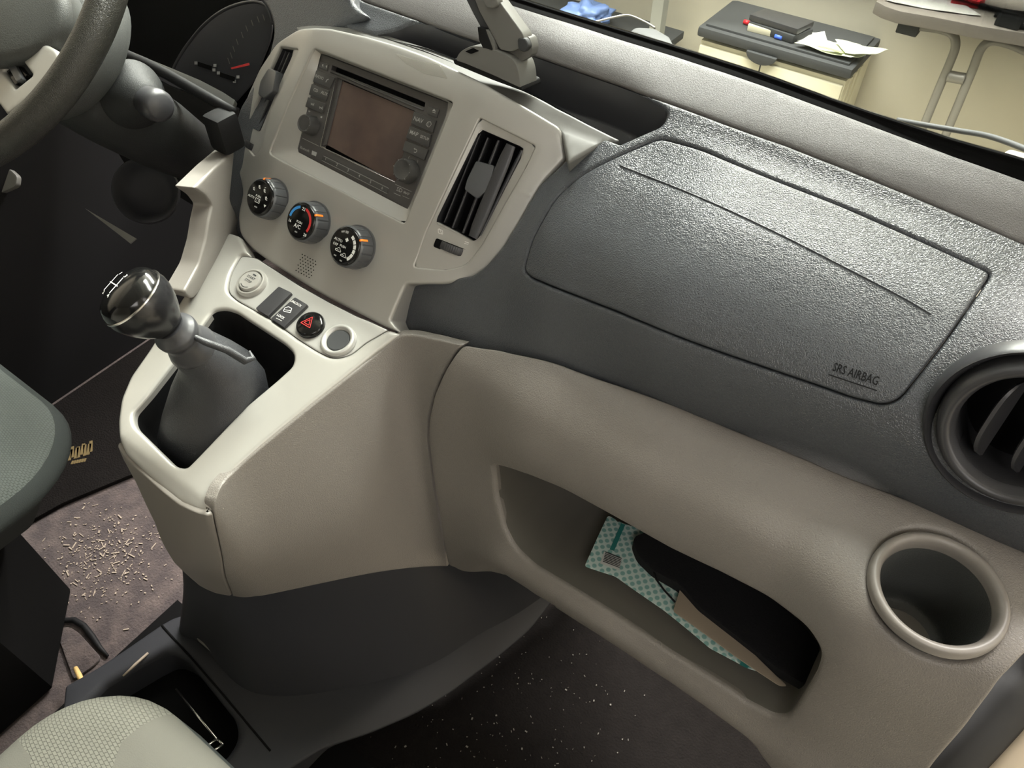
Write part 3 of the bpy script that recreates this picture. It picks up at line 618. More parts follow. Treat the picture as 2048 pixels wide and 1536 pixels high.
# ------------------------------------------------------------------ climate dials
def climate(k, items, ang, sub):
    c = FS.px(*knobs[k]); q, n = FS.ev([c]); q = q[0]; n = nrm(FF.n*.85+n[0]*.15)
    fr = Fr(q, (1, 0, 0), np.cross(n, (1, 0, 0))); r = .0235
    kb = lathe('climate_dial', q, fr.n, [(-.002, r*1.07), (.0006, r*1.07), (.001, r*1.0), (.003, r*.995), (.015, r*.965), (.0175, r*.94), (.0187, r*.88)], M['knob'], fas, 240, cap0=False, cap1=False, sharp=40, fr=lambda a, h: 1-(.045 if (.002 < h < .0165 and (a*15/(2*math.pi)) % 1 < .09) else 0))
    kb['label'] = sub
    fc = Fr(fr.P(0, 0, .0187), fr.x, fr.y)
    lathe('dial_face', fc.o, fr.n, [(-.0008, r*.88), (.0006, r*.86), (.0018, r*.82), (.0022, r*.74), (.0022, 0)], M['gloss'], kb, 64, cap0=False, cap1=False, sharp=60)
    for mt, its in items.items(): marks('dial_print', fc, its, M[mt], kb, .0026)
    a = R(ang); d = np.array([math.cos(a), math.sin(a)]); p = np.array([-d[1], d[0]])*.0011
    V = []
    for h, rr in ((.0192, r*.86), (.0190, r*.93), (.0178, r*.962), (.009, r*1.0)):
        for sg in (-1, 1): V.append(fr.P(*(d*rr+p*sg), h+.0002))
    mesh_obj('pointer', V, [(0, 1, 3, 2), (2, 3, 5, 4), (4, 5, 7, 6)], M['orange'], kb, False)
def seat_icon(u, v, s): return [('l', [(u-s, v+s), (u-s*.3, v-s*.5), (u+s, v-s*.5)], s*.42), ('a', u-s*.2, v+s*.9, 0, s*.4, 0, 360), ('l', [(u, v+s*.1), (u+s*.8, v+s*.4)], s*.35)]
def tri(u, v, s): return ('p', [(u-s, v+s*.6), (u+s, v+s*.6), (u, v-s)])
climate(0, {'white': seat_icon(-.0105, .006, .0017)+seat_icon(-.003, .0105, .0018)+seat_icon(.006, .0092, .0018)+[('l', [(.0045, .0125), (.0065, .0135)], .0006)]+seat_icon(.0115, .002, .002)+[tri(.0125, -.006, .002), ('t', 'AUTO', -.0115, -.003, .0037), ('t', 'PUSH', -.001, .0005, .0035)]+[('l', [(-.004, -.002), (.003, -.002), (.003, -.0065), (-.004, -.0065)], .0006, True), ('l', [(-.0015, -.003), (-.0015, -.0055)], .0005), ('l', [(.001, -.003), (.001, -.0055)], .0005)], 'dim': [('p', [(-.0025, -.011), (.002, -.011), (.002, -.0125), (-.0025, -.0125)])]}, 96, 'climate dial for air direction, nearest the driver')
climate(1, {'blue': [('a', 0, 0, .0138, .0168, 178, 108)], 'red': [('a', 0, 0, .0138, .0168, 76, -28)], 'white': [('t', '22', .0005, .0138, .0050), ('t', '16', -.0138, -.0045, .0045), ('t', '28', .0128, -.0115, .0047), ('t', 'PUSH', 0, -.0015, .0036), ('t', 'A/C', -.001, -.0065, .0062)], 'dim': [('p', [(-.0025, -.012), (.0015, -.012), (.0015, -.0135), (-.0025, -.0135)])]}, 38, 'climate dial for temperature with blue and red scale')
car = lambda u, v, s: [('l', [(u-s*1.5, v-s*.5), (u-s*1.5, v+s*.1), (u-s*.7, v+s*.3), (u-s*.2, v+s), (u+s*.6, v+s), (u+s, v+s*.2), (u+s*1.5, v), (u+s*1.5, v-s*.5)], .0006, True), ('l', [(u-s*.5, v), (u+s*.3, v)], .0006)]
climate(2, {'white': [('t', 'AUTO', -.0095, .0035, .0042), ('t', 'OFF', -.0115, -.002, .0040), ('t', 'PUSH', -.001, -.001, .0036)]+car(-.0055, -.0065, .0026)+car(.0035, -.0095, .0026)+[('a', 0, 0, .013, .0165, a, a-17) for a in (64, 44, 24, 4, -16, -34)]+[('a', .0015+.0013*math.cos(q), .0075+.0013*math.sin(q), 0, .001, 0, 360) for q in (0, 1.57, 3.14, 4.71)], 'dim': [('a', 0, 0, .0145, .0165, 125, 108), ('a', 0, 0, .0138, .0165, 104, 88), ('p', [(-.009, -.0125), (-.0055, -.0125), (-.0055, -.014), (-.009, -.014)]), ('p', [(.0005, -.015), (.004, -.015), (.004, -.0165), (.0005, -.0165)])]}, 38, 'climate dial for fan speed, nearest the passenger')
# pin-hole grille
c = FS.px(612, 532); q, n = FS.ev([c]); gf = Fr(q[0], (1, 0, 0), np.cross(n[0], (1, 0, 0)))
gi = []
for i in range(6):
    for j in range(7):
        u, v = (i-2.5)*.0042+(j % 2)*.0021, (j-3)*.0033
        gi.append(('p', [(u-.0011, v), (u, v-.0008), (u+.0011, v), (u, v+.0008)]))
marks('grille_holes', gf, gi, M['pit'], fas, .0005)

# ------------------------------------------------------------------ rectangular vents in the fascia
def side_vent(lab, outline, S, holes_wall, inner, wdrop, vanes, tab, wheel, fasc, tag2):
    pass
V6 = lambda x, y: (840+x/4.655, 230+y/4.655)
# right one
c0 = FS.px(960, 370); q, n = FS.ev([c0]); nR = n[0]
RVF = Fr(q[0]-nR*.004, np.cross(np.cross(nR, (1, 0, 0)), nR), np.cross(nR, (1, 0, 0)))
rvent = thing('air_vent', 'upright black slatted air vent between radio and airbag cover', 'air vent', tuple(q[0]), 'air vents')
in_r = [V6(*p)+(r_,) for p, r_ in zip([(565, 130), (965, 305), (968, 350), (560, 1130), (505, 1180), (155, 1015), (160, 960)], (5, 5, 5, 10, 8, 5, 5))]
pocket_walls('vent_surround', rp(rv, 4), rp(in_r, 5), FS, RVF, M['silver'], fas)
def vent_box(fr, inner, par, depth=.03):
    P = [fr.px(*p[:2]) for p in rp(inner, 5)]
    loft('vent_housing', [[fr.P(*p, .0006) for p in P], [fr.P(*p, -.003) for p in P], [fr.P(p[0]*.96, p[1]*.97, -depth) for p in P]], M['black2'], par, True, False, False, 50)
    loft('vent_back', [[fr.P(*(np.array(p)), -depth+.001) for p in P]+[], [fr.P(*(np.mean(P, 0)), -depth) for p in P]], M['pit'], par, True)
vent_box(RVF, in_r, rvent)
def vane(fr, a, b, wa, depth, th, par, w0=-.004, mt='black2', tilt=0, nm='vane'):
    a = np.array(fr.px(*a, w0)); b = np.array(fr.px(*b, w0)); d = nrm(b-a); p = np.array([d[1], -d[0]])
    rings = []
    for t in np.linspace(0, 1, 9):
        c = a+(b-a)*t; wd = wa*(1-.25*abs(2*t-1)**6); sec = [(-.5, -.05), (-.42, .0), (-.2, .03), (.2, .03), (.42, 0), (.5, -.05), (.45, -.35), (.35, -1), (-.35, -1), (-.45, -.35)]
        rings.append([fr.P(*(c+p*s[0]*wd), w0+s[1]*depth+tilt*s[0]*wd) for s in sec])
    return loft(nm, rings, M[mt], par, True, True, True, 60)
vane(RVF, V6(560, 175), V6(225, 1000), .0022, .02, 0, rvent, -.008)
vane(RVF, V6(632, 210), V6(300, 1050), .0028, .02, 0, rvent, -.006)
vane(RVF, V6(732, 235), V6(400, 1100), .0038, .02, 0, rvent, -.005)
vane(RVF, V6(845, 280), V6(490, 1140), .0125, .012, 0, rvent, .006)
vane(RVF, V6(950, 330), V6(560, 1120), .0045, .02, 0, rvent, 0.0)
tf = RVF.off(0, 0, .002)
prism('vent_tab', tf, [tuple(tf.px(*p)) for p in rp([V6(*p) for p in [(525, 425), (700, 475), (640, 700), (535, 785), (415, 695), (440, 600)]], 5)], -.010, .002, M['knob'], rvent, .0018, 3)
def thumbwheel(fr, c, a, b, lab, par):
    o = fr.P(*fr.px(*c), 0); ua = fr.px(*a); ub = fr.px(*b); d = nrm(ub-ua); ax = fr.x*(-d[1])+fr.y*d[0]; L = np.linalg.norm(ub-ua)
    Rr = L*.62; rings = []
    for h in np.linspace(-.0042, .0042, 7):
        rings.append([o-fr.n*(Rr*.80)+ax*h+(Rr*(1-.03*(h/.0042)**4))*(math.sin(t)*(fr.x*d[0]+fr.y*d[1])+math.cos(t)*fr.n)*(1+.012*math.cos(t*60)) for t in np.linspace(-1.05, 1.05, 64)])
    k = loft('thumbwheel', rings, M['black2'], par, False, False, False, 60); return k
tw = thumbwheel(RVF, V6(295, 1245), V6(135, 1185), V6(445, 1310), '', rvent)
tp = [V6(*p) for p in [(150, 1145), (460, 1265), (440, 1355), (120, 1225)]]
tf2 = RVF.off(0, 0, .0012)
prism('wheel_slot', tf2, [tuple(tf2.px(*p)) for p in rp(tp, 4)], -.006, -.0004, M['pit'], rvent)
lowp = [V6(*p) for p in [(150, 990), (510, 1180), (470, 1300), (440, 1365), (290, 1350), (90, 1250), (120, 1110)]]
prism('vent_sill', RVF, [tuple(RVF.px(*p)) for p in rp(lowp, 4)], -.008, -.0003, M['silver'], fas, .0008)
marks('vent_print', RVF, [('l', [tuple(RVF.px(*V6(*p))) for p in [(170, 1060), (210, 1075), (212, 1110), (172, 1098)]], .0005, True), ('l', [tuple(RVF.px(*V6(*p))) for p in [(180, 1055), (205, 1110)]], .0005)]+[('l', [tuple(RVF.px(*V6(x, y))), tuple(RVF.px(*V6(x+38, y+14)))], .0006) for x, y in ((418, 1178), (414, 1194), (411, 1210))], M['white'], fas, .0004)
# left one, turned away
c0 = FS.px(545, 190); q, n = FS.ev([c0]); nL = n[0]
LVF = Fr(q[0]-nL*.003, np.cross(np.cross(nL, (1, 0, 0)), nL), np.cross(nL, (1, 0, 0)))
lvent = thing('air_vent', 'upright black slatted air vent between radio and steering wheel', 'air vent', tuple(q[0]), 'air vents')
in_l = [(563, 97, 2), (590, 101, 3), (567, 150), (520, 264, 5), (498, 252, 4), (508, 222), (530, 165)]
pocket_walls('vent_surround', rp(lv, 4), rp(in_l, 3), FS, LVF, M['silver'], fas)
vent_box(LVF, in_l, lvent, .025)
vane(LVF, (572, 102), (507, 256), .0022, .014, 0, lvent, -.004); vane(LVF, (579, 104), (513, 260), .0028, .014, 0, lvent, -.003); vane(LVF, (588, 106), (519, 262), .0026, .014, 0, lvent, -.001)
tf = LVF.off(0, 0, .002)
prism('vent_tab', tf, [tuple(tf.px(*p)) for p in rp([(545, 138), (560, 146), (553, 185), (535, 200), (523, 192), (528, 165)], 4)], -.008, .005, M['knob'], lvent, .0015, 3)
thumbwheel(LVF, (500, 290), (491, 281), (512, 300), '', lvent)

# ------------------------------------------------------------------ centre console around the gear lever
CTF = Fr((0, .18, .56), (1, 0, 0), (0, 1, .28))
def cw(u, v):
    b = max(0, -.015-v); s = max(0, abs(u)-.075); return -6*b*b-.35*b-2.2*s*s-.15*u*u+1.5*max(0, v-.19)**2
CTS = CTF.surf(-.24, .24, -.12, .36, cw, 110)
con = thing('centre_console', 'silver trimmed centre console with switch row and gear lever well', 'centre console', (0, .28, .35))
t_out = [(478, 470), (500, 512), (596, 575), (714, 640), (788, 662), (803, 668, 3), (750, 707), (697, 750), (594, 832), (520, 893), (470, 938), (440, 968, 12), (429, 1000), (426, 1024, 5), (400, 1026, 10), (360, 1008), (330, 985), (285, 945), (250, 912), (236, 880), (234, 842), (240, 798), (259, 753), (297, 699), (341, 630), (372, 582), (403, 538), (430, 490), (440, 460)]
well = [(451, 617, 10), (425, 620, 16), (389, 671), (297, 788), (263, 826, 14), (266, 850, 12), (350, 932, 12), (372, 936, 8), (392, 916), (492, 811), (553, 760), (586, 730, 16), (588, 706, 16), (570, 688), (492, 637), (475, 625)]
swp = [(480, 508), (458, 545, 20), (452, 582, 16), (473, 600), (538, 636), (596, 678), (637, 704, 16), (667, 717, 16), (700, 710, 14), (731, 685), (778, 658, 6), (740, 640), (714, 630), (655, 600), (596, 567), (510, 512)]
trim = patch('silver_trim', CTS, rp(t_out, 10), [rp(well, 8), rp(swp, 8)], M['silver'], con, sp=.004, r=.005, rh=.004, depth=.012, hdepth=.006)
sw = patch('switch_panel', CTS, shrink(rp(swp, 8), 1.6), [], M['silver_l'], con, sp=.005, r=.0015, lift=-.0022, depth=.006)
q, nn = CTS.ev(np.array([CTS.px(*p) for p in resamp(np.array([tuple(p) for p in rp(well, 8)]), 6)])); cq = q.mean(0)
loft('lever_well', [list(q-nn*.004), list((q-cq)*.99+cq-np.array([0, 0, .03])), list((q-cq)*.95+cq-np.array([0, 0, .062])), list((q-cq)*.6+cq-np.array([0, 0, .07]))], M['black'], con, True, False, True)
def cfr(x, y, w=0.): 
    q, n = CTS.ev([CTS.px(x, y)]); return Fr(q[0]+n[0]*w, (1, 0, 0), np.cross(n[0], (1, 0, 0)))
K3 = lambda x, y: (450+x/3.413, 300+y/3.413)
f_ = cfr(503, 566, -.001)
sb = lathe('start_button', f_.o, f_.n, [(-.002, .0185), (.002, .0182), (.0045, .0165), (.0048, .0150), (.002, .0140), (.001, .0135), (.0055, .0128), (.0068, .0118), (.0070, 0)], M['silver'], con, 56, cap0=False, cap1=False, sharp=40)
sb['label'] = 'round silver start and stop push button'
marks('lettering', f_.off(0, 0, .0072), [('t', 'START', 0, .0035, .0042), ('t', 'STOP', 0, -.0015, .0042), ('p', [(-.001, .009), (.004, .009), (.004, .0075), (-.001, .0075)]), ('a', 0, -.001, .0085, .0092, 230, 310)], M['dgrey'], sb, .0001)
def swbtn(L, nm, items, lab, r=3):
    fr = cfr(*np.mean(np.array(L), 0)); b = prism(nm, fr, [tuple(fr.px(*p)) for p in rp(L, r)], -.004, .0022, M['black2'], con, .0012); b['label'] = lab
    if items: marks('lettering', fr.off(0, 0, .0022), [i if i[0] != 't' else ('t', i[1], *fr.px(*i[2]), i[3]) for i in items(fr)], M['white'], b, .0002)
swbtn([K3(*p) for p in [(372, 937), (462, 980), (300, 1142), (212, 1088)]], 'switch_blank', None, 'blank dark switch cover')
swbtn([K3(*p) for p in [(482, 1010), (570, 1062), (408, 1216), (316, 1158)]], 'lock_switch', lambda fr: [('t', 'UNLOCK', K3(490, 1055), .0040), ('t', 'LOCK', K3(386, 1145), .0042), ('l', [tuple(fr.px(*K3(*p))) for p in [(405, 1105), (415, 1085), (440, 1078), (462, 1090), (452, 1118), (410, 1110)]], .0007, True), ('l', [tuple(fr.px(*K3(*p))) for p in [(408, 1098), (455, 1105)]], .0006), ('l', [tuple(fr.px(*K3(*p))) for p in [(355, 1155), (395, 1175)]], .0004)], 'door lock switch marked UNLOCK and LOCK')
f_ = cfr(621, 650, 0)
hz = lathe('hazard_button', f_.o, f_.n, [(-.004, .0160), (.0006, .0160), (.0030, .0150), (.0042, .0125), (.0046, .006), (.0047, 0)], M['gloss'], con, 48, cap0=False, cap1=False, sharp=50); hz['label'] = 'round black hazard button with red triangle'
def trg(s): return [(s*math.cos(R(a)), s*math.sin(R(a))-.0005) for a in (90, 210, 330)]
marks('triangle', f_.off(-.001, 0, .0047), [('l', trg(.0080), .0008, True), ('l', trg(.0042), .0007, True)], M['red'], hz, .0004)
f_ = cfr(676, 680, 0)
lathe('socket_ring', f_.o, f_.n, [(-.003, .0195), (.0012, .0192), (.0030, .0175), (.0026, .0150), (-.0015, .0128)], M['silver_l'], con, 48, cap0=False, cap1=False, sharp=60)
lathe('socket_cap', f_.o, f_.n, [(-.002, .0128), (-.0005, .0126), (0, .0118), (0, 0)], M['dgrey'], con, 48, cap0=False, cap1=False)

# ------------------------------------------------------------------ beige flanks of the console
def cols_surf(cols, n=90):
    C_ = [[np.array(p, float) for p in c] for c in cols]; k = len(C_)
    L = np.concatenate([[0], np.cumsum([np.linalg.norm((a[0]+a[-1])/2-(b[0]+b[-1])/2) for a, b in zip(C_, C_[1:])])])
    rows = [np.array(cr([c[j] for c in C_], False, 8)) for j in range(len(C_[0]))]; s8 = np.interp(np.arange((k-1)*8+1)/8, np.arange(k), L)
    H = np.mean([np.linalg.norm(c[0]-c[-1]) for c in C_])
    def f(u, v):
        P = [np.array([np.interp(u, s8, r_[:, a]) for a in range(3)]) for r_ in rows]
        t = v/H*(len(P)-1); i = min(int(t), len(P)-2); t -= i
        p0, p1, p2, p3 = P[max(i-1, 0)], P[i], P[i+1], P[min(i+2, len(P)-1)]
        return .5*((2*p1)+(p2-p0)*t+(2*p0-5*p1+4*p2-p3)*t*t+(3*p1-p0-3*p2+p3)*t**3)
    return Surf(f, 0, L[-1], 0, H, n, 50)
ct = lambda x, y: CTS.ev([CTS.px(x, y)])[0][0]
bs = lambda x, y: BS.ev([BS.px(x, y)])[0][0]
def col(a, b, o=(0, 0, 0), k=.55, ex=.02):
    o = np.array(o, float); return [a+np.array([0, 0, .004])+(a-b)*.02, a*.985+b*.015-np.array([0, 0, .004])+o*.3, a*(1-k)+b*k+o, b, b+(b-a)*.08]
cols = [col(ct(236, 850), np.array([-.08, .30, .34])), col(ct(238, 890), at(345, 1125, X=-.045), (-.006, -.004, 0)), col(ct(330, 985), at(400, 1172, X=.005), (-.004, -.008, 0)),
        col(ct(400, 1026), at(465, 1192, X=.045), (0, -.010, 0)), col(ct(427, 1018), at(515, 1194, X=.078), (.006, -.006, 0)), col(ct(472, 936), at(620, 1172, X=.122), (.008, -.004, 0)),
        col(ct(594, 832), at(740, 1148, X=.165), (.008, -.004, 0)), col(ct(697, 750), at(830, 1136, X=.195), (.006, -.006, 0)), col(ct(802, 668), at(896, 1134, X=.220), (.006, -.010, 0)), col(bs(930, 692), bs(960, 1140), (.0, -.012, 0)), col(bs(1010, 712), bs(1010, 1152), (.0, -.012, 0))]
NS = cols_surf(cols)
nose = [(236, 878), (250, 914), (285, 947), (330, 987), (360, 1010), (400, 1028), (427, 1026, 3), (440, 1100), (463, 1193, 3), (430, 1187), (398, 1172), (345, 1124), (305, 1040), (268, 960), (246, 925)]
side = [(428, 1024, 3), (431, 1000), (442, 970, 12), (472, 940), (522, 895), (596, 834), (699, 752), (752, 709), (804, 670, 2), (860, 676), (926, 690, 2)]+[(p[0]-1.5, p[1]) for p in seam[1:-1]]+[(895, 1134, 2), (820, 1137), (760, 1145), (690, 1158), (600, 1177), (520, 1193), (464, 1193, 3), (441, 1100)]
patch('nose_panel', NS, rp(nose, 6), [], M['beige_s'], low, sp=.006, r=.003, depth=.01)
patch('side_panel', NS, rp(side, 6), [], M['beige'], low, sp=.006, r=.0025, depth=.01)
# left cheek between fascia and console
LC = Surf(lambda u, v: np.array([-.165+.25*u-.2*max(0, .62-v), .445-.5*u, v]), -.15, .30, .45, .75, 40, 40)
cheek = [(470, 300), (432, 333, 5), (389, 376, 3), (412, 392, 6), (425, 410, 6), (418, 441), (412, 480), (398, 530), (368, 586), (385, 600), (440, 540), (486, 500), (484, 460), (460, 400)]
patch('cheek_panel', LC, rp(cheek, 8), [], M['beige_s'], low, sp=.006, r=.003, depth=.02)

# ------------------------------------------------------------------ gear lever
gl_ = thing('gear_lever', 'black gear lever with glossy topped knob and leather boot', 'gear lever', (0, .25, .52))
kb0 = np.array([0, .2395, .681]); kt = at(234, 572, X=-.022); ax = nrm(kt-kb0); Lk = np.linalg.norm(kt-kb0)
S_ = Lk/.081
prof = [(0, .0150), (.006, .0180), (.016, .0235), (.028, .0285), (.040, .0318), (.050, .0330), (.058, .0322)]
kn = lathe('gear_knob', kb0, ax, [(h*S_, r_) for h, r_ in prof], M['knobb'], gl_, 56, cap1=False, sharp=70)
lathe('knob_ring', kb0+ax*.058*S_, ax, [(-.0006, .0322), (0, .0329), (.0012, .0326), (.0016, .0317)], M['chrome'], kn, 56, cap0=False, cap1=False)
cap = lathe('knob_cap', kb0+ax*.0612*S_, ax, [(-.001, .0317), (.004, .0305), (.009, .027), (.0125, .0200), (.0146, .0105), (.015, 0)], M['gloss'], kn, 56, cap0=False, cap1=False, sharp=80)
capf = Fr(kb0+ax*(.0612*S_+.015), (1, 0, 0), np.cross(ax, (1, 0, 0)))
pat = [('l', [(x, -.009), (x, .009)], .0009) for x in (-.009, 0, .009)]+[('l', [(-.009, 0), (.009, 0)], .0009)]+[('t', c_, x, y, .005) for c_, x, y in (('1', -.008, .0112), ('3', 0, .0115), ('5', .008, .0112), ('2', -.008, -.011), ('4', 0, -.0115), ('R', .008, -.011))]
def bend(o):      # lay flat marks on the domed cap
    for v in o.data.vertices:
        L = np.array(v.co)-capf.o; r2 = (L@capf.x)**2+(L@capf.y)**2; v.co = Vector(np.array(v.co)-ax*(min(.012, 11*r2)-.0006))
bend(marks('shift_pattern', capf, pat, M['white'], kn, .001))
kc = [(0, .240, .684), (0, .2445, .672)]
ax2 = nrm(np.array([0, .02, -.06])*-1)
cb = np.array([0, .2435, .668])
lathe('collar', cb, ax2, [(-.030, .0235), (-.026, .0245), (-.020, .0225), (-.012, .0195), (-.008, .0185), (-.004, .0195), (-.001, .0212), (.003, .0215), (.006, .0205), (.008, .0175), (.016, .0150)], M['black2'], gl_, 48, cap0=False, sharp=60)
def bring(c, a, b, tw, ex, amp=0., ph=0.):
    out = []
    for t in np.linspace(0, 2*math.pi, 48, endpoint=False):
        ca, sa = math.cos(t), math.sin(t); r_ = (abs(ca)**ex+abs(sa)**ex)**(-1/ex)*(1+amp*math.sin(3*t+ph)+amp*.6*math.sin(5*t+ph*2)); x, y = a*r_*ca, b*r_*sa
        out.append(np.array(c)+np.array([x*math.cos(tw)-y*math.sin(tw), x*math.sin(tw)+y*math.cos(tw), 0]))
    return out
def tiltring(c, r_, ax_, n=48):
    a = nrm(np.array([1, 0, 0])-ax_[0]*ax_); b = np.cross(ax_, a)
    return [np.array(c)+r_*(math.cos(t)*a+math.sin(t)*b) for t in np.linspace(0, 2*math.pi, n, endpoint=False)]
bl = [tiltring(cb-ax2*.028, .0232, ax2), tiltring(cb-ax2*.031, .0245, ax2), bring((.004, .262, .622), .029, .030, 0, 2.2, .01), bring((.004, .266, .604), .038, .036, 0, 2.4, .02, 1), bring((.003, .262, .585), .045, .043, .1, 2.8, .03, 1.5), bring((.001, .252, .560), .047, .052, .1, 3, .03, 2), bring((-.001, .245, .530), .049, .060, 0, 3.5, .01, 2), bring((0, .245, .505), .056, .064, 0, 4)]
loft('boot', bl, M['boot'], gl_, True)
tube('boot_fold', [at(368, 664, X=.012), at(410, 684, X=.026), at(455, 700, X=.040), at(490, 722, X=.050), at(506, 716, X=.052), at(498, 702, X=.046)], [.002, .0035, .004, .004, .0035, .0015], M['boot'], gl_, n=10)
# ------------------------------------------------------------------ dark lower console, tunnel and floors
lc = thing('tunnel_console', 'dark plastic tunnel console under the beige flank, with an open tray', 'console', (.0, .2, 0))
nb = lambda x, y: NS.ev([NS.px(x, y)])[0][0]
dcol = lambda a, b, o: [a+np.array([-.008, .014, .012]), a+np.array([-.004, .012, -.002]), a*.55+b*.45+np.array(o, float), b, b+(b-a)*.05]
dc = [dcol(nb(345, 1122)+np.array([-.03, .05, 0]), np.array([-.15, .30, .09]), (-.0, 0, 0)), dcol(nb(345, 1120), at(364, 1240, Z=.10), (0, .01, 0)), dcol(nb(400, 1168), at(405, 1290, Z=.10), (.0, .012, 0)), dcol(nb(463, 1188), at(480, 1372, Z=.10), (0, .012, 0)), dcol(nb(560, 1182), at(565, 1392, Z=.10), (.0, .014, 0)),
      dcol(nb(690, 1155), at(690, 1385, Z=.09), (0, .014, 0)), dcol(nb(800, 1136), at(850, 1360, Z=.07), (0, .016, 0)), dcol(nb(893, 1130), at(985, 1290, Z=.05), (0, .02, 0)), dcol(bs(1050, 1172)+np.array([0, .03, 0]), at(1100, 1190, Z=.05), (0, .02, 0)), dcol(bs(1120, 1216)+np.array([0, .09, 0]), at(1180, 1150, Z=.03), (0, .03, 0))]
DS = cols_surf(dc)
loft('tunnel_wall', [list(r_) for r_ in DS.G.transpose(1, 0, 2)], M['dark'], lc, False)
def tw_(u, v):
    a = max(0, u-.165-.25*max(0, v-.12)); return np.array([u, v, .10-.9*a*a/(a+.05) if a > 0 else .10])
TS = Surf(tw_, -.30, .60, -.35, .75, 80, 80)
tun_o = [(322, 1249), (345, 1236), (372, 1228), (440, 1280), (520, 1330), (700, 1320), (860, 1290), (1010, 1200), (1075, 1150), (1112, 1195, 10), (1060, 1262, 20), (1000, 1313, 20), (900, 1388, 20), (830, 1430, 30), (740, 1468, 20), (640, 1500, 20), (540, 1560, 20), (440, 1680), (100, 1680), (130, 1372, 6), (190, 1338), (245, 1302)]
tray = [(292, 1322, 8), (335, 1300, 20), (372, 1316, 20), (470, 1438, 30), (474, 1478, 20), (452, 1512, 20), (380, 1580), (250, 1640), (150, 1560), (160, 1420, 10), (210, 1370)]
patch('tunnel_top', TS, rp(tun_o, 8), [rp(tray, 8)], M['dark'], lc, sp=.008, r=.004, rh=.012, depth=.05, hdepth=.05)
prism('tray_floor', Fr((.05, -.05, .03), (1, 0, 0), (0, 1, 0)), [(-.25, -.3), (.2, -.3), (.2, .2), (-.25, .2)], -.01, 0, M['pit'], lc)
tube('top_seam', on_surf(TS, [(324, 1251), (380, 1313), (440, 1382), (541, 1502)], .0002), .0016, M['pit'], lc, n=6)
# glossy piece beside the tunnel wall, its curved reflection put in as pale colour
prism('reflection_clip', Fr(at(410, 1275, Z=.115), (1, 0, 0), (0, 1, .6)), [tuple(Fr(at(410, 1275, Z=.115), (1, 0, 0), (0, 1, .6)).px(*p)) for p in rp([(374, 1234), (404, 1241), (411, 1268), (456, 1320), (443, 1322), (396, 1282)], 5)], -.002, 0, M['cap'], lc, .0006)
# seat rail showing under the seat front
rail = thing('seat_rail', 'thin bright metal seat rail in front of the passenger seat', 'rail', (.1, .03, .08))
ZR = .082
def rbar(p, q, nm, w=.0018): tube(nm, [at(*p, Z=ZR), at(*q, Z=ZR)], w, M['chrome'], rail, n=8)
rbar((352, 1378), (434, 1478), 'long_bar'); rbar((434, 1478), (398, 1502), 'cross_bar'); rbar((434, 1477), (447, 1489), 'cross_bar'); rbar((447, 1489), (410, 1512), 'cross_bar')
# carpet and mats
tag(slab('cabin_carpet', -.775, -.10, -1.0, .90, -.012, 0, M['carpet']), 'brown grey cabin carpet strewn with debris between the seats', 'carpet')
del COL.objects['cabin_carpet']['kind']
MF = Fr((0, 0, .0), (1, 0, 0), (0, 1, 0))
dm = [tuple(MF.px(*p)) for p in [(40, 1062), (130, 1012), (250, 962), (330, 930)]]
tag(prism('driver_mat', MF, [dm[0], dm[1], dm[2], dm[3], (-.12, .75), (-.76, .75), (-.76, .22)], .0005, .010, M['mat_'], None, .003), 'dark driver floor mat with stitched gold lettering on its rear edge', 'floor mat')
tag(prism('passenger_mat', MF, [(.11, -.6), (.74, -.6), (.74, .86), (.17, .86), (.17, .3), (.11, .1)], -.010, .004, M['mat_'], None, .003), 'dark passenger floor mat dusted with crumbs', 'floor mat')
mp = []
for i in range(13):
    x = 112+i*6.2; y = 925-i*1.9+(4 if i % 3 else 0)
    mp.append(('l', [tuple(MF.px(x, y+8)), tuple(MF.px(x+(4 if i % 2 else 0), y-14))], .006))
for i in range(6): mp.append(('l', [tuple(MF.px(148+i*5, 935-i)), tuple(MF.px(151+i*5, 928-i))], .004))
marks('stitched_lettering', MF, mp, M['gold'], bpy.data.objects['driver_mat'], .0106)
fl_ = thing('floor_flap', 'curved raised flap cut in the carpet by the driver seat', 'flap', tuple(at(160, 1270, Z=0)))
fp = [at(x, y, Z=.004) for x, y in [(112, 1250), (128, 1241), (148, 1240), (168, 1252), (185, 1274), (200, 1296), (216, 1312)]]
tube('flap_edge', fp, [.003, .0045, .005, .005, .005, .004, .002], M['black'], fl_, n=10)
prism('flap_face', MF, [tuple(MF.px(*p)) for p in rp([(114, 1262), (140, 1255), (160, 1268), (205, 1318), (190, 1334), (150, 1362), (138, 1330)], 8)], .0005, .006, M['carpet'], fl_, .003)
# debris: chopped straw and grit that nobody could count
def debris(name, lab, n, cx, cy, sx, sy, z, lo, hi, mt, clip=None):
    V = []; F = []
    for i in range(n):
        x, y = rng.normal(cx, sx), rng.normal(cy, sy); zz = z(x, y) if callable(z) else z
        a = rng.uniform(0, 6.28); l = rng.uniform(lo, hi)*(1 if rng.random() < .25 else .35); t = rng.uniform(.0004, .0011); k = len(V)
        dx, dy = math.cos(a)*l/2, math.sin(a)*l/2; nx, ny = -math.sin(a)*t, math.cos(a)*t
        for h in (0, t*1.2):
            for sx_, s2 in ((-1, -1), (1, -1), (1, 1), (-1, 1)): V.append((x+dx*sx_+nx*s2, y+dy*sx_+ny*s2, zz+.0006+h))
        F += [(k, k+3, k+2, k+1), (k+4, k+5, k+6, k+7), (k, k+1, k+5, k+4), (k+1, k+2, k+6, k+5), (k+2, k+3, k+7, k+6), (k+3, k, k+4, k+7)]
    o = tag(mesh_obj(name, V, F, mt, None, False), lab, 'debris'); o['kind'] = 'stuff'; return o
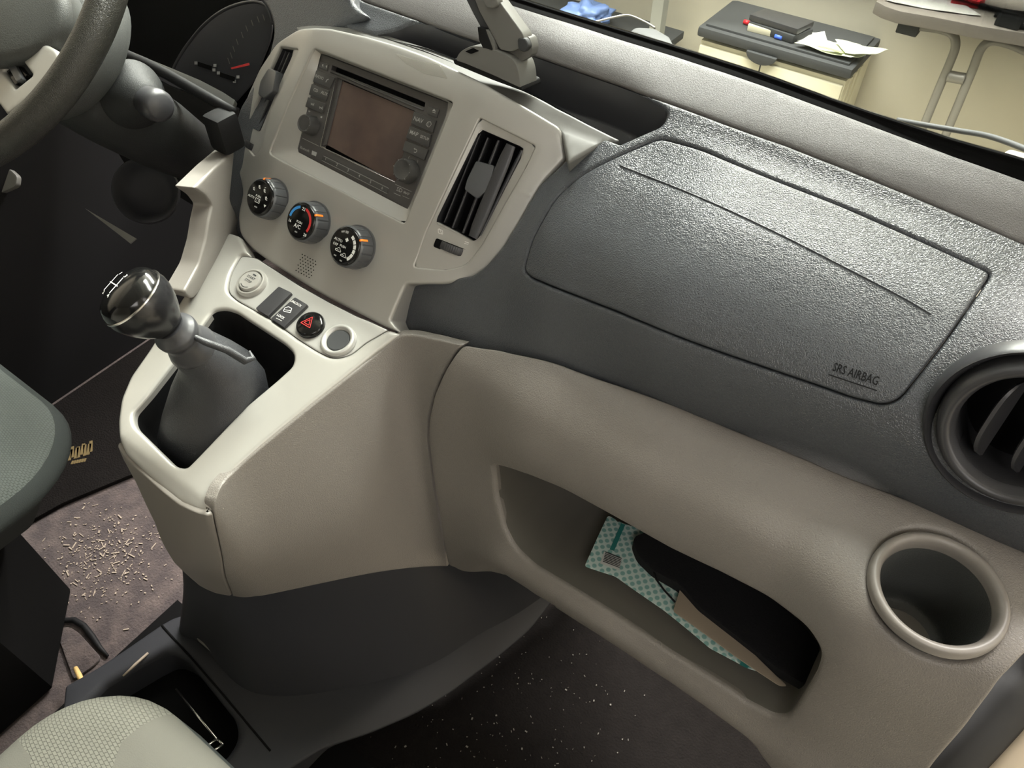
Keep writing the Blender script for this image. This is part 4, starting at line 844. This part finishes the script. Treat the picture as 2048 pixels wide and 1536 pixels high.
c_ = at(215, 1110, Z=0)
debris('straw_debris', 'pale chopped straw and grit scattered over the carpet between the seats', 420, c_[0], c_[1], .055, .045, 0, .003, .012, mat('pale_grit', (.34, .28, .22), .6))
c_ = at(1010, 1440, Z=0)
debris('crumbs', 'tiny pale crumbs scattered on the dark passenger mat', 260, c_[0], c_[1], .11, .10, .004, .001, .004, mat('dim_grit', (.16, .15, .13), .7))
def stalk(name, lab, a, b, z, r_, mt):
    A, B = at(*a, Z=z), at(*b, Z=z+.006); m_ = (A+B)/2+np.array([.001, 0, .002]); return tag(tube(name, [A, m_, B], [r_, r_*1.2, r_*.7], mt, None, n=8), lab, 'straw')
stalk('straw_stalk', 'bright orange straw stalk at the front edge of the passenger seat', (151, 1336), (168, 1370), .035, .0034, M['straw'])
stalk('straw_stalk', 'long thin brown stalk lying across the front of the tunnel tray', (296, 1306), (246, 1352), .10, .0018, M['tan'])
stalk('straw_stalk', 'short pale yellow bit of straw just above the passenger seat cushion', (198, 1373), (211, 1375), .035, .0022, M['paperg'])
# ------------------------------------------------------------------ things on the shelf
SH = Fr(at(1290, 1200, Z=.462), (1, 0, 0), (0, 1, -.05))
def sheet(name, L, z, mt, lab, cat, amp=.006, th=.0006, par=None, ridge=None, sp=8, r=6):
    fr = Fr(at(1290, 1200, Z=z), (1, 0, 0), (0, 1, -.05)); P = [fr.px(*p[:2]) for p in L]; a = np.array(P)
    f = lambda u, v: amp*math.sin(u*38+v*15)*.5+amp*math.sin(v*60+u*9)*.4
    S = fr.surf(a[:, 0].min()-.05, a[:, 0].max()+.05, a[:, 1].min()-.05, a[:, 1].max()+.05, f, 60)
    o = patch(name, S, rp(L, r), [], mt, par, sp=.006, r=.0004, depth=th)
    if lab: tag(o, lab, cat)
    return o, S
pk, PS = sheet('paper_packet', [(1216, 1030), (1245, 1046), (1300, 1062), (1400, 1130), (1480, 1230), (1560, 1320), (1560, 1352), (1500, 1338), (1420, 1296), (1330, 1222), (1230, 1152), (1169, 1132)], .468, M['pack'], 'teal dotted paper packet with a barcode lying in the open shelf', 'packet', .004, .0006)
def smarks(nm, S, L, mt, par, lift=.0012): 
    V = []; F = []
    for q in L:
        k = len(V); V += list(on_surf(S, q, lift)); F.append(tuple(range(k, k+len(q))))
    return mesh_obj(nm, V, F, mt, par, False)
tl_ = mat('teal_print', (.02, .15, .135), .5)
smarks('print_bar', PS, [[(1242, 1048), (1250, 1051), (1228, 1103), (1219, 1100)]], tl_, pk)
smarks('print_bar', PS, [[(1484, 1322), (1500, 1330), (1494, 1338), (1478, 1330)]], tl_, pk)
smarks('barcode_label', PS, [[(1208, 1104), (1244, 1117), (1238, 1142), (1200, 1128)]], mat('barcode_ground', (.42, .43, .41), .5), pk, .0012)
smarks('barcode', PS, [[(1208+i*.3-i*1.1+3, 1105+i*3.0), (1243-i*1.1*.6, 1118+i*3.0), (1243-i*1.1*.6, 1119.6+i*3.), (1207-i*.8+3, 1106.6+i*3.)] for i in range(7)], M['dark'], pk, .0018)
sheet('tan_wrapper', [(1362, 1172), (1420, 1200), (1500, 1300), (1575, 1372), (1560, 1372), (1470, 1312), (1346, 1222)], .476, M['tan'], 'crumpled tan paper wrapper lying on the teal packet', 'wrapper', .003)
ck, _ = sheet('black_pouch', [(1264, 1075, 14), (1300, 1060), (1420, 1120), (1560, 1200), (1640, 1290), (1630, 1380), (1560, 1340), (1470, 1270), (1400, 1215), (1360, 1170), (1306, 1140), (1276, 1110)], .482, M['cloth'], 'soft black cloth pouch pushed to the back of the open shelf', 'pouch', .004, .012, r=10)
tube('pouch_cord', [at(x, y, Z=.479) for x, y in [(1306, 1138), (1312, 1158), (1328, 1180), (1350, 1204)]], .0010, M['cloth'], ck, n=6)
# moulded details at the shelf's left end
wl = lambda x, y, Y: at(x, y, Y=Y)
for (a, b) in (((1056, 958), (1042, 1048)), ((1089, 968), (1074, 1046))): tube('shelf_rib', [wl(*a, .435), wl(*b, .435)], .004, M['beige_s'], low, n=10)
tube('shelf_hook', [wl(x, y, .40) for x, y in [(1024, 1078), (1027, 1056), (1040, 1046), (1060, 1050), (1076, 1068), (1086, 1080)]], [.002, .0035, .0045, .0045, .003, .001], M['beige_s'], low, n=12)

# ------------------------------------------------------------------ seats
def cushion(name, root, x0, x1, y0, y1, z0, z1, rad, parts, edge=.05, crown=.012, tp=0.):
    n = 44; cx, cy = (x0+x1)/2, (y0+y1)/2
    def ring(ins, z, cr_=0):
        out = []
        a, b = (x1-x0)/2-ins, (y1-y0)/2-ins; rr = max(.01, rad-ins)
        for qx, qy, s in ((1, 1, 0), (-1, 1, 90), (-1, -1, 180), (1, -1, 270)):
            for t in np.linspace(s, s+90, n//4): out.append(np.array([cx+qx*(a-rr)+rr*math.cos(R(t)), cy+qy*(b-rr)+rr*math.sin(R(t)), z]))
        return out
    R_ = [ring(.02+tp, z0), ring(tp, z0+.02), ring(-.004+tp*.55, (z0+z1)/2), ring(0, z1-edge)]
    for t in np.linspace(15, 90, 6): R_.append(ring(edge*(1-math.cos(R(t))), z1-edge+edge*math.sin(R(t))))
    k0 = len(R_)-1
    for q in np.linspace(.12, .96, 10):
        base = R_[k0]; c = np.array([cx, cy, z1]); R_.append([p*(1-q)+c*q+np.array([0, 0, crown*(1-(1-q)**2)]) for p in base])
    V = [p for r_ in R_ for p in r_]; m_ = len(R_[0]); Fs = {k: [] for k in range(len(parts))}
    for i in range(len(R_)-1):
        for j in range(m_):
            f = (i*m_+j, i*m_+(j+1) % m_, (i+1)*m_+(j+1) % m_, (i+1)*m_+j); c = np.mean([V[a] for a in f], 0)
            for k, (nm, mt, test) in enumerate(parts):
                if test(c, i): Fs[k].append(f); break
    for k, (nm, mt, test) in enumerate(parts):
        if not Fs[k]: continue
        used = sorted({a for f in Fs[k] for a in f}); ix = {a: i for i, a in enumerate(used)}
        mesh_obj(nm, [V[a] for a in used], [tuple(ix[a] for a in f) for f in Fs[k]], M[mt], root)
ps = thing('passenger_seat', 'light woven front corner of the passenger seat cushion', 'seat', (.36, -.3, 0))
cushion('c', ps, .055, .60, -.55, .022, .24, .452, .10, [('side_panel', 'seatd', lambda c, i: i < 3), ('plain_panel', 'seatp', lambda c, i: c[0]-.6*c[1] > .19), ('woven_panel', 'seat', lambda c, i: True)], .045)
prism('seat_base', Fr((.33, -.28, 0), (1, 0, 0), (0, 1, 0)), [(-.2, -.22), (.22, -.22), (.22, .20), (-.2, .20)], .106, .25, M['dark'], ps, .01)
dsx = thing('driver_seat', 'dark sided driver seat cushion with woven top at the left edge', 'seat', (-.45, -.15, 0))
cushion('c', dsx, -.76, -.20, -.52, .185, .24, .425, .12, [('side_panel', 'seatd', lambda c, i: i < 6), ('woven_panel', 'seat2', lambda c, i: True)], .035, .012, .10)
prism('seat_base', Fr((-.47, -.18, 0), (1, 0, 0), (0, 1, 0)), [(-.2, -.3), (.22, -.3), (.22, .13), (.10, .24), (-.2, .24)], .004, .23, M['pit'], dsx, .01)

# ------------------------------------------------------------------ steering wheel, column, stalk
WT = R(52); wo = np.array([-.37, .36, .86]); WF = Fr(wo, (1, 0, 0), (0, math.sin(WT), math.cos(WT)))
sw_ = thing('steering_wheel', 'dark leather steering wheel with a silver spoke at the left edge', 'steering wheel', tuple(wo))
tube('rim', [WF.P(.187*math.cos(t), .187*math.sin(t), 0) for t in np.linspace(0, 2*math.pi, 97)[:-1]], .0172, M['wheel'], sw_, True, 20, sx=.9, ref=WF.n)
HB = WF.off(0, 0, -.018)
hs = HB.surf(-.2, .2, -.2, .2, lambda u, v: .030-2.2*(u*u+v*v), 40)
patch('airbag_pad', hs, [(.105*math.cos(t)*(1+.1*math.cos(2*t)), .078*math.sin(t)) for t in np.linspace(0, 2*math.pi, 60, endpoint=False)], [], M['grey'], sw_, sp=.006, r=.012, depth=.035, px=False)
S2 = WF.off(0, 0, -.02).surf(-.25, .25, -.2, .2, lambda u, v: .006-.8*v*v, 30)
spk = patch('spoke', S2, rp([(-30, 150), (4, 118, 8), (45, 90, 14), (82, 82, 12), (112, 100, 8), (122, 122), (92, 175), (14, 232), (-6, 205), (-60, 180)], 6), [rp([(5, 142, 4), (38, 112, 4), (65, 150, 4), (30, 178, 4)], 4)], M['silver_l'], sw_, sp=.004, r=.004, rh=.003, depth=.02, hdepth=.012)
S2f = WF.off(0, 0, -.022)
sb_ = prism('spoke_switch', S2f, [tuple(S2f.px(*p)) for p in rp([(12, 138), (34, 121), (58, 152), (34, 172)], 4)], -.004, .002, M['gloss'], sw_, .001)
prism('roller', S2f, [tuple(S2f.px(*p, .004)) for p in rp([(16, 130), (28, 122), (48, 158), (36, 166)], 5)], 0, .006, M['knob'], sw_, .002)
clm = thing('steering_column', 'grey steering column shroud with black ended stalk behind the wheel', 'steering column', tuple(WF.P(0, 0, -.14)))
lathe('wheel_boss', WF.P(0, 0, -.115), WF.n, [(0, .078), (.006, .086), (.03, .090), (.055, .084), (.072, .066), (.078, .04)], M['grey'], clm, 48, sharp=70)
def sec(w_, a, b, ex=3.2, du=0, dv=0): return [WF.P(du+math.copysign(abs(math.cos(t))**(2/ex), math.cos(t))*a, dv+math.copysign(abs(math.sin(t))**(2/ex), math.sin(t))*b, w_) for t in np.linspace(0, 2*math.pi, 48, endpoint=False)]
loft('shroud', [sec(-.10, .055, .040, 3, 0, -.035), sec(-.115, .070, .048, 3, 0, -.035), sec(-.17, .084, .050, 3, 0, -.035), sec(-.23, .083, .048, 3, .0, -.035), sec(-.30, .07, .04, 3, 0, -.035)], M['shroud'], clm, True, True, True)
ks = at(318, 212, X=-.235); k0_ = at(262, 190, X=-.30); dK = nrm(ks-k0_)
lathe('stalk', ks-dK*.075, dK, [(0, .009), (.03, .0075), (.04, .012), (.052, .0175), (.068, .0188), (.076, .0178), (.080, .013), (.0815, 0)], M['black2'], clm, 40, sharp=45)
lathe('stalk_boot', ks-dK*.065, dK, [(0, .04), (.012, .036), (.026, .026), (.038, .020), (.042, .013)], M['shroud'], clm, 40, sharp=60)
# dark trim around the driver's knees
kp = thing('knee_panel', 'black driver side lower dash panels with a round smoky cover', 'panel', (-.4, .45, .6))
KF = Fr((-.4, .60, .70), (1, 0, 0), (0, .45, 1))
def kpan(nm, L, w_, mt, th=.01, r=6, par=None, fr=KF, bev=.003): return prism(nm, fr, [tuple(fr.px(*p, w_)) for p in rp(L, r)], w_-th, w_, M[mt], par or kp, bev)
kpan('upper_panel', [(240, 120), (330, 170), (430, 205), (470, 215), (440, 330), (400, 420), (250, 330), (200, 250)], -.03, 'black')
K2 = Fr((-.26, .47, .66), (1, 0, 0), (0, .3, 1))
lathe('round_cover', at(292, 382, Y=.45), (.55, -.5, .6), [(-.02, .040), (0, .046), (.004, .044), (.002, .040), (-.012, .034), (-.018, .02), (-.019, 0)], M['dark'], kp, 48, cap0=False, cap1=False, sharp=60)
bx = at(448, 262, Y=.47)
box('switch_box', bx, (.030, .03, .045), M['black'], kp, .006)
tube('ledge', [at(x, y, Y=.485) for x, y in [(190, 78), (219, 96), (290, 126), (340, 152), (420, 198), (466, 222)]], [.005, .0065, .0065, .0065, .0065, .005], M['black'], kp, n=14)
LB = Fr(at(330, 180, Y=.46), (1, 0, 0), (0, .6, .6))
0 and kpan('column_lid', [(218, 98, 6), (262, 112), (330, 158), (408, 206, 10), (400, 232, 8), (378, 282, 10), (340, 262), (300, 250), (240, 190)], 0, 'grey', .02, 8, None, LB, .006)
DR = Fr(at(220, 450, Z=.42), (1, 0, 0), (.2, 1, .5))
tag(prism('folded_sheet', DR, [tuple(DR.px(*p)) for p in [(172, 418), (182, 424), (274, 478), (262, 488), (252, 480)]], -.0, .002, M['cap']), 'pale edge of a folded sheet leaning in the dark driver footwell', 'sheet')
pd = Fr(at(20, 365, Z=.45), (1, .3, 0), (0, .6, .6))
prism('knee_trim', pd, [tuple(pd.px(*p)) for p in rp([(-20, 342), (16, 335, 8), (34, 352, 6), (32, 372, 8), (-20, 395)], 5)], -.01, 0, M['cap'], kp, .003)
# ------------------------------------------------------------------ gauges
cl = thing('instrument_cluster', 'dark instrument cluster with red needle behind the steering wheel', 'instrument cluster', tuple(at(450, 100, Y=.60)))
CLF = Fr(at(450, 100, Y=.60), (1, 0, 0), (0, .45, .9))
def cp(nm, L, w_, mt, th=.004, r=8, bev=.001): return prism(nm, CLF, [tuple(CLF.px(*p, w_)) for p in rp(L, r)], w_-th, w_, M[mt], cl, bev)
cp('housing', [(215, 110, 4), (238, 20), (260, -60), (520, -60), (548, 20), (552, 60), (500, 215), (470, 225), (345, 165)], -.06, 'pit', .004, 4)
dial = [(345, 150, 6), (352, 128), (375, 90), (412, 46), (455, 16), (500, 3), (530, 10, 16), (545, 45, 16), (540, 80), (522, 125), (505, 165), (470, 205, 6), (440, 190), (400, 168)]
gz = [CLF.P(*CLF.px(*p, -.03), -.03) for p in rp(dial, 12)]
cp('dial_plate', dial, -.045, 'dark', .003, 12)
tube('lens_rim', [CLF.P(*CLF.px(*p, -.03), -.03) for p in cr([(342, 160), (350, 130), (373, 92), (410, 48), (452, 18), (500, 4), (532, 12), (546, 48)], False, 6)], .0022, M['black2'], cl, n=8)
df = CLF.off(0, 0, -.044)
tk = []
for x, y in [(457, 122), (462, 111), (467, 98), (474, 84), (484, 70), (493, 57), (504, 46), (516, 39), (527, 35)]:
    a = df.px(x-1, y-6, 0); b = df.px(x+3, y+6, 0); tk.append(('l', [tuple(a), tuple(b)], .0014))
marks('tick_marks', df, tk, mat('tick_grey', (.10, .095, .08), .5), cl, .0005)
marks('needle', df, [('p', [tuple(df.px(*p)) for p in [(466, 136), (503, 126), (504, 131), (468, 139)]])], M['red'], cl, .004)
marks('reflection_bars', df, [('l', [tuple(df.px(398, 128)), tuple(df.px(426, 137))], .006), ('l', [tuple(df.px(442, 149)), tuple(df.px(472, 159))], .006)], M['pit'], cl, .002)  # lens reflections painted over the dial as two dark bars
marks('reflection_ends', df, [('p', [tuple(df.px(x+a, y+b)) for a, b in ((-3, -3), (3, -3), (3, 3), (-3, 3))]) for x, y in ((393, 126), (431, 131), (429, 140), (438, 146), (477, 154), (470, 163))], M['dim'], cl, .001)  # pale ends of the painted lens reflections
LG = Fr(at(400, 170, Y=.52), (1, 0, 0), (0, 1, .45))
prism('cowl_shelf', LG, [tuple(LG.px(*p)) for p in rp([(250, 98), (343, 136), (400, 160), (446, 184), (470, 200), (462, 222), (340, 158), (245, 116)], 3)], -.006, 0, M['mountd'], cl, .002)

# ------------------------------------------------------------------ phone mount on top of the fascia
pm = thing('phone_mount', 'grey and black folding phone mount clamped on top of the fascia', 'phone mount', tuple(at(985, 150, Y=.60)))
MM = Fr(at(1000, 110, Y=.60), (1, .12, 0), (0, .25, 1))
def mp_(nm, L, w0, w1, mt, r=5, bev=.002, seg=3): return prism(nm, MM, [tuple(MM.px(*p[:2], w1)) for p in rp(L, r)], w0, w1, M[mt], pm, bev, seg)
mp_('adhesive_foot', [(906, 118), (925, 118), (1042, 170), (1044, 182), (985, 160), (908, 128)], -.03, .012, 'black', 4, .002)
mp_('mount_base', [(911, 121, 6), (919, 104, 10), (942, 91, 14), (975, 95, 20), (1008, 107, 20), (1031, 124, 14), (1038, 146, 10), (1041, 176, 4), (985, 150), (930, 127)], -.022, .014, 'mountg', 8, .010, 5)
mp_('base_slot', [(930, 103), (946, 96), (958, 102), (942, 108)], .0125, .0146, 'pit', 2, 0)
mp_('fork', [(986, 103, 2), (1044, 70, 6), (1058, 73, 8), (1065, 92, 8), (1062, 112, 6), (1040, 124, 6), (1005, 112)], -.012, .002, 'mountg', 5, .002)
mp_('arm', [(938, -30), (972, -34), (1046, 68, 8), (1052, 92, 10), (1022, 104, 8), (1000, 100), (958, 22)], -.008, .010, 'mountg', 6, .003)
mp_('arm_side', [(918, -30), (944, -30), (962, 22), (1004, 102), (988, 102), (948, 30)], -.012, .007, 'dgrey', 3, .0015)
mp_('hinge', [(962, -8), (985, -14), (996, 2), (990, 18), (972, 16)], .004, .016, 'mountg', 8, .002)
mp_('hinge', [(1034, 76), (1050, 76), (1058, 92), (1050, 106), (1036, 100)], .004, .012, 'dgrey', 7, .002)
mp_('clip', [(955, 54, 1), (970, 58), (978, 80), (986, 102), (968, 100), (958, 80)], .004, .014, 'black', 2, .0015)
mp_('clip_edge', [(968, 57, 1), (976, 62), (988, 84), (991, 104), (984, 103), (975, 82)], .006, .013, 'mountg', 2, .001)
# tape scraps on the cap
def scrap(nm, L, lab, mt):
    S = KC if nm == 'tape_scrap' else FS
    return tag(patch(nm, S, rp(L, 4), [], mt, None, sp=.006, r=.0003, lift=.0045 if S is KC else .0006, depth=.0006), lab, 'tape')
tapem = mat('clear_tape', (.42, .40, .35), .25); tapem.node_tree.nodes['Principled BSDF'].inputs['Alpha'].default_value = .35
0 and scrap('tape_scrap', [(826, 110), (850, 112), (868, 120), (858, 124), (835, 118)], 'small scrap of clear tape on the dark cap behind the radio', tapem)
scrap('tape_strip', [(790, 106), (828, 120), (880, 130), (896, 158), (850, 148), (812, 128)], 'wide strip of clear tape on the top edge of the silver fascia', tapem)
# ------------------------------------------------------------------ garage furniture seen through the windscreen
ZC = .0
def P2(x, y, z): return at(x, y, Z=z)
cab = thing('storage_cabinet', 'cream plastic storage cabinet with dark grey top against the garage wall', 'cabinet', tuple(P2(1550, 110, ZC)*[1, 1, 0]+[0, 0, -.5]))
A, B, Cc, D = P2(1399, 50, ZC), P2(1703, 143, ZC), P2(1784, 110, ZC), P2(1481, 29, ZC)
cx0, cx1 = A[0], B[0]; cy0 = (A[1]+B[1])/2; cy1 = WY-.012
prism('cabinet_top', Fr((0, 0, ZC), (1, 0, 0), (0, 1, 0)), [(cx0, cy0), (cx1, cy0), (cx1, cy1), (cx0, cy1)], -.035, 0, M['dgrey'], cab, .010)
prism('top_rim', Fr((0, 0, ZC), (1, 0, 0), (0, 1, 0)), [(cx0+.02, cy0+.02), (cx1-.02, cy0+.02), (cx1-.02, cy1-.02), (cx0+.02, cy1-.02)], -.01, .008, M['dgrey'], cab, .004)
prism('body', Fr((0, 0, -.5), (1, 0, 0), (0, 1, 0)), [(cx0+.012, cy0+.02), (cx1-.012, cy0+.02), (cx1-.012, cy1-.01), (cx0+.012, cy1-.01)], .0, .45, M['cream'], cab, .006)
mx_ = P2(1530, 140, ZC-.1)[0]-.01
for a, b in ((cx0+.016, mx_-.002), (mx_+.002, cx1-.016)): prism('door', Fr((0, cy0+.02, -.27), (1, 0, 0), (0, 0, 1)), [(a, -.2), (b, -.2), (b, .205), (a, .205)], .0, .014, M['cream'], cab, .004)
prism('door_gap', Fr((mx_, cy0+.02, -.27), (1, 0, 0), (0, 0, 1)), [(-.003, -.2), (.003, -.2), (.003, .21), (-.003, .21)], .002, .012, M['dgrey'], cab)
prism('latch_plate', Fr((mx_, cy0+.0, ZC-.03), (1, 0, 0), (0, 0, 1)), [(.055*math.cos(t), .035*math.sin(t)) for t in np.linspace(math.pi, 2*math.pi, 20)], -.004, .012, M['dgrey'], cab, .003)
for i in range(3):
    x = cx1-.012; y0 = cy0+.06+i*.05
    prism('side_rib', Fr((x, y0, -.25), (0, 1, 0), (0, 0, 1)), [(-.012, -.24), (.012, -.24), (.012, .2), (-.012, .2)], -.004, .006, M['cream'], cab, .002)
# case, box, markers, papers on it
def boxpx(name, L, z0, z1, mt, lab, cat, par=None, bev=.006, grp=None):
    fr = Fr((0, 0, z0), (1, 0, 0), (0, 1, 0)); P = [tuple(at(*p, Z=z1)[:2]) for p in L]; o = prism(name, fr, P, 0, z1-z0, mt, par, bev)
    return tag(o, lab, cat, grp) if lab else o
z_ = ZC+.008
case = thing('tool_case', 'flat black tool case lying on the cabinet top', 'case', tuple(at(1560, 60, Z=z_)))
boxpx('case_lower', [(1497, 42), (1588, 72), (1628, 58), (1535, 32)], z_, z_+.028, M['dgrey'], None, None, case)
boxpx('case_lid', [(1499, 28), (1596, 58), (1630, 42), (1532, 15)], z_+.028, z_+.050, M['black2'], None, None, case)
boxpx('storage_box', [(1496, 49), (1543, 61), (1549, 55), (1500, 43)], z_, z_+.022, M['cream'], 'small cream plastic box in front of the black tool case', 'box', bev=.003)
boxpx('cable_block', [(1546, 62), (1575, 70), (1590, 64), (1560, 56)], z_, z_+.02, M['black'], 'small black block against the front of the tool case', 'block', bev=.003)
def pen(p, q, mt, lab, z=z_): return tag(tube('marker_pen', [at(*p, Z=z+.008), at(*q, Z=z+.008)], .0075, mt, None, n=12), lab, 'marker', 'marker pens on the cabinet')
pen((1488, 43), (1498, 46), M['redp'], 'red marker pen left of the cream box on the cabinet')
pen((1566, 69), (1585, 73), M['redp'], 'red marker pen right of the cream box beside loose papers')
pen((1550, 72), (1564, 76), M['bluep'], 'blue marker pen at the front edge of the cabinet top')
def sheetpx(name, L, z, mt, lab, grp=None, amp=.004, cat='paper'):
    fr = Fr(at(*L[0], Z=z), (1, 0, 0), (0, 1, 0)); P = np.array([fr.px(*p) for p in L])
    S = fr.surf(P[:, 0].min()-.02, P[:, 0].max()+.02, P[:, 1].min()-.02, P[:, 1].max()+.02, lambda u, v: amp*(1+math.sin(u*40+v*70)), 20)
    return tag(patch(name, S, [tuple(p) for p in P], [], mt, None, sp=.015, r=0, depth=.001, px=False), lab, cat, grp)
G_ = 'loose papers on the cabinet'
sheetpx('paper_sheet', [(1545, 67), (1570, 80), (1640, 88), (1656, 84), (1648, 66), (1620, 65)], z_+.004, M['paper'], 'white paper sheet nearest the black tool case', G_)
sheetpx('paper_sheet', [(1588, 88), (1700, 119), (1738, 110), (1720, 92), (1660, 84), (1620, 84)], z_+.010, M['paperg'], 'large pale green paper sheet hanging at the cabinet front edge', G_)
sheetpx('paper_sheet', [(1632, 92), (1690, 104), (1682, 108), (1640, 96)], z_+.020, M['green'], 'green leaflet showing between the pale sheets', G_, .002)
sheetpx('paper_sheet', [(1670, 80), (1776, 102), (1738, 112), (1690, 106)], z_+.024, M['paperg'], 'pale sheet at the right end of the cabinet top', G_, .003)
# folding table
ZT = .28
tb = thing('folding_table', 'grey topped folding table with bent tube legs right of the cabinet', 'table', tuple(P2(1900, 80, ZT)*[1, 1, 0]+[0, 0, -.5]))
te = [P2(*p, ZT) for p in ((1752, 2), (1770, 12), (1800, 22), (1880, 36), (1960, 52), (2048, 66), (2200, 100))]
tpts = [tuple(p[:2]) for p in te]+[(1.5, 2.55), (1.5, 2.90), (te[0][0]+.02, 2.90), (te[0][0]-.01, te[0][1]+.12)]
prism('table_top', Fr((0, 0, ZT), (1, 0, 0), (0, 1, 0)), tpts, -.035, 0, M['tablet'], tb, .006)
YL = te[2][1]+.10
lz = lambda x, y: at(x, y, Y=YL)
def tl(L, nm='leg', r_=.0125): return tube(nm, cr([tuple(lz(*p)) for p in L], False, 6), r_, M['tubem'], tb, n=14)
tl([(1818, 46), (1840, 52), (1880, 58), (1905, 68), (1911, 92), (1900, 125), (1880, 172), (1848, 250), (1800, 365), (1758, 470)])
tl([(2060, 105), (2020, 88), (1985, 82), (1962, 98), (1945, 140), (1925, 188), (1892, 268), (1850, 370), (1810, 470)])
tl([(1896, 152), (1930, 158)], 'leg_brace', .016)
prism('leg_bracket', Fr(lz(1822, 45), (1, 0, 0), (0, 0, 1)), [(-.03, -.03), (.03, -.03), (.03, .035), (-.03, .035)], -.02, .02, M['dgrey'], tb, .004)
sheetpx('paper_sheet', [(1770, 0), (1790, 6), (1880, 22), (1962, 32), (1925, 8), (1880, -14), (1800, -20)], ZT+.003, M['paper'], 'white paper sheet lying on the folding table', None, .001)
boxpx('marker_tray', [(1905, -6), (1960, 4), (1975, -6), (1920, -16)], ZT, ZT+.02, M['redp'], 'red and black bundle on the folding table behind the paper', 'bundle', bev=.004)
for k, (a, b) in enumerate((((1948, 8), (2060, 30)), ((1990, 28), (2060, 40)), ((2010, 40), (2070, 58)))):
    tag(tube('cable', [at(*a, Z=ZT+.008), at((a[0]+b[0])/2, (a[1]+b[1])/2+3, Z=ZT+.008), at(*b, Z=ZT+.008)], .007, M['black'], None, n=8), ['black cable lying behind the paper on the folding table', 'black cable in the middle of the three on the folding table', 'black cable nearest the front edge of the folding table'][k], 'cable', 'cables on the folding table')
boxpx('power_brick', [(1996, 28), (2046, 40), (2056, 30), (2006, 18)], ZT, ZT+.03, M['dgrey'], 'dark grey power brick at the right of the folding table', 'power brick', bev=.005)
# hose, bracket and a rounded solid shaped after a reflection on the glass
hz_ = [at(1795, 240, Y=1.30), at(1850, 250, Y=1.28), at(1920, 262, Y=1.26), at(1980, 273, Y=1.23), at(2055, 300, Y=1.18), at(2140, 340, Y=1.12)]
tag(tube('windscreen_wiper', cr([tuple(p) for p in hz_], False, 6), .0042, M['dgrey'], None, n=10), 'thin grey wiper arm curving past the windscreen foot', 'wiper arm')
boxpx('pivot_cover', [(2005, 305), (2020, 296), (2080, 312), (2060, 332)], .6005, .622, M['tubem'], 'grey wiper pivot cover at the right edge of the windscreen', 'pivot cover', bev=.005)
rb = thing('windscreen_reflection', 'low grey rounded solid for a windscreen reflection, with a bent wire', 'reflection', tuple(at(1310, 85, Z=.62)))
boxpx('reflection_body', [(1256, 64), (1270, 52), (1310, 54), (1340, 72), (1354, 98), (1330, 94)], .6005, .622, M['dgrey'], None, None, rb, .008)
tube('wire', cr([tuple(at(*p, Z=.64)) for p in [(1190, 44), (1230, 34), (1258, 31), (1290, 44), (1310, 56)]], False, 5), .0018, M['tubem'], rb, n=8)
# left: shelf unit with post, glove
shf = thing('shelving_rack', 'galvanised shelving rack standing left of the cabinet', 'rack', (-1.2, 2.75, -.5))
pz = at(1318, 30, Y=2.62)
prism('post', Fr((pz[0], 2.62, 0), (1, 0, 0), (0, 1, 0)), [(-.022, -.022), (.022, -.022), (.022, .022), (-.022, .022)], -.5, 1.4, M['galv'], shf, .003)
prism('post', Fr((pz[0]-1.3, 2.62, 0), (1, 0, 0), (0, 1, 0)), [(-.022, -.022), (.022, -.022), (.022, .022), (-.022, .022)], -.5, 1.4, M['galv'], shf, .003)
gb = at(1180, 30, Y=2.70)
for zz in (-.42, gb[2]-.062, .42): prism('shelf', Fr((pz[0]-.65, 2.76, zz), (1, 0, 0), (0, 1, 0)), [(-.64, -.13), (.64, -.13), (.64, .13), (-.64, .13)], -.015, .015, M['dgrey'], shf, .003)
tag(box('storage_crate', (pz[0]-.42, 2.78, -.3045), (.60, .22, .20), M['tablet'], None, .01), 'dull brown crate on the rack left of its metal post', 'crate')
tag(box('storage_crate', (pz[0]-1.0, 2.78, -.3145), (.36, .22, .18), M['dgrey'], None, .01), 'dark grey crate on the rack beyond the brown one', 'crate')

me = bpy.data.meshes.new('glove'); bm = bmesh.new(); bmesh.ops.create_icosphere(bm, subdivisions=4, radius=.075)
for v in bm.verts:
    n1 = noise.noise(v.co*22); n2 = noise.noise(v.co*50+Vector((3, 1, 2))); v.co *= 1+.55*n1+.25*n2; v.co.z *= .6; v.co.x *= 1.25
for f in bm.faces: f.smooth = True
bm.to_mesh(me); bm.free(); me.materials.append(M['glove']); go = bpy.data.objects.new('disposable_glove', me); COL.objects.link(go); go.location = gb
tag(go, 'crumpled blue disposable glove on the rack shelf beyond the windscreen', 'glove')
print('MISSED', [(round(a), round(b)) for a, b in MISS][:60], len(MISS))
